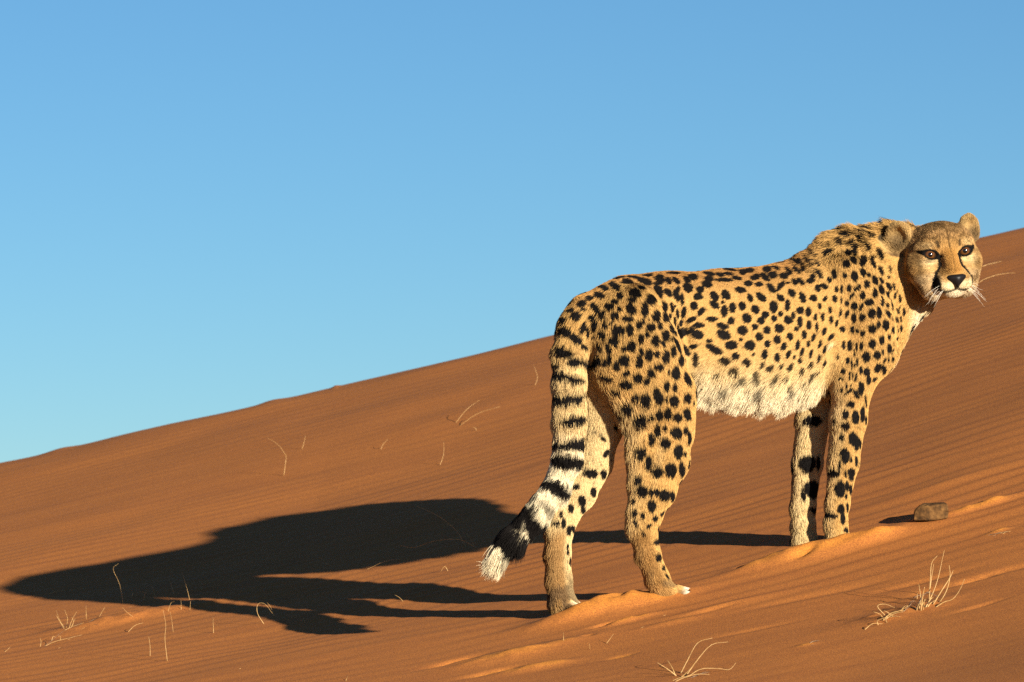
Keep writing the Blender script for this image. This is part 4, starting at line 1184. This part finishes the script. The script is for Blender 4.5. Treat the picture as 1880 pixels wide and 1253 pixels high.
SINGLES += [
    (c5((1522,468),(1440,425),(1360,415),(1250,430),(1145,465),(1065,452)), 'long arching straw blade lying across the shadow edge by the tail tip'),
    (c5((1455,462),(1400,370),(1290,280),(1150,215)), 'long thin stalk reaching into the dark body shadow'),
    (c5((1502,450),(1470,400),(1430,370)), 'short thin stalk beside the arching blade near the tail tip'),
    (c5((848,598),(920,570),(1000,540),(1128,534)), 'bright straw blade lying flat between the body shadow and the leg shadows'),
    (c5((648,570),(620,540),(590,522)), 'short straw blade at the edge of the body shadow'),
    (c5((1350,600),(1328,575),(1303,610)), 'small looped straw lying on the lit sand beside the tail tip'),
    (c5((985,528),(952,515)), 'tiny straw bit on the lower edge of the body shadow'),
    (c5((1092,780),(1060,755),(1033,742)), 'short straw blade crossing the shadow of the hind legs'),
    (c5((275,912),(232,850),(235,795),(275,795),(320,850)), 'looped straw blade curling beside the shadow of the tail'),
    (c5((335,868),(310,815),(287,785)), 'straight straw stem next to the looped blade by the tail shadow'),
    (c5((510,905),(500,872)), 'tiny straw tip poking out of the tail shadow'),
    (c5((742,1250),(760,1218)), 'stubby straw bit sticking up from bare sand well below the leg shadows'),
    (c5((95,1180),(135,1190)), 'flat straw bit on the bare sand below the tail shadow'),
    (c3((0,1080),(35,1080),(60,1045)), 'bent straw lying apart past the buried end of the hummock grass'),
    (c3((740,960),(790,920),(840,905)), 'slanting straw with a curled foot below the hummock'),
    (c3((878,1100),(878,1040),(870,985)), 'upright straw alone on the sand below the hummock'),
    (c3((1250,965),(1246,870)), 'faint upright straw between the hummock and the looped blade'),
    (c3((250,745),(330,722),(430,735),(510,745)), 'flat pale straw lying along the lower edge of the far end of the shadow'),
    (c3((1125,720),(1180,725),(1225,738)), 'lower of two pale straws lying at the shadow edge above the hummock'),
    (c3((1150,688),(1200,710),(1245,738)), 'upper of two pale straws lying at the shadow edge above the hummock'),
    (c2((760,545),(758,500)), 'thin upright straw below the left hind paw'),
    (c2((970,560),(1013,510)), 'short bright straw stub leaning over a dark hollow below the hind paws'),
    (c2((893,585),(890,560)), 'tiny pale straw tip on the other side of the dark hollow below the hind paws'),
    (c2((1230,422),(1278,445)), 'pale straw bit lying on the trodden sand below the right hind paw'),
    (c2((1115,487),(1165,508)), 'broken straw bit lying between the trodden sand and the bottom tuft'),
]
for px, lab in SINGLES:
    flat = 'lying' in lab or 'flat' in lab
    stalk(px, .0008, lab, group=GS, lean=rg.uniform(-.01, .01) if flat else None)
c6 = lambda *pl: crop(1580, 370, 5.22, pl)
# two stalks on the slope behind the head
for px, lab in ((c6((1105,790),(1180,750),(1290,710),(1380,692),(1480,690)), 'long golden stalk arching over the slope beside the muzzle'),
                (c6((1110,640),(1200,690),(1300,745),(1355,765)), 'golden stalk crossing the arching one beside the muzzle')):
    stalk(px, .0011, lab, group=GS, lean=.02)
c7 = lambda *pl: crop(1380, 700, 2.61, pl)
tuft('twig_litter', 'small heap of dark twigs and straw bits on the sand just past the stone', 'twigs', (1830, 983), [c7((1160,735),(1200,730),(1240,742)), c7((1170,742),(1215,738))],
     [c7((1105,745),(1150,735),(1200,742)), c7((1120,750),(1170,740)), c7((1140,735),(1185,728),(1225,742))], .0012)
tuft('twig_litter', 'dark crumb of dry twigs on the sand between the two lower grass tufts', 'twigs', (1487, 1184), [crop(1480, 960, 4.2775, [(10, 950), (45, 935)])],
     [crop(1480, 960, 4.2775, [(0, 965), (45, 955), (100, 955)]), crop(1480, 960, 4.2775, [(5, 960), (60, 962)])], .0013)
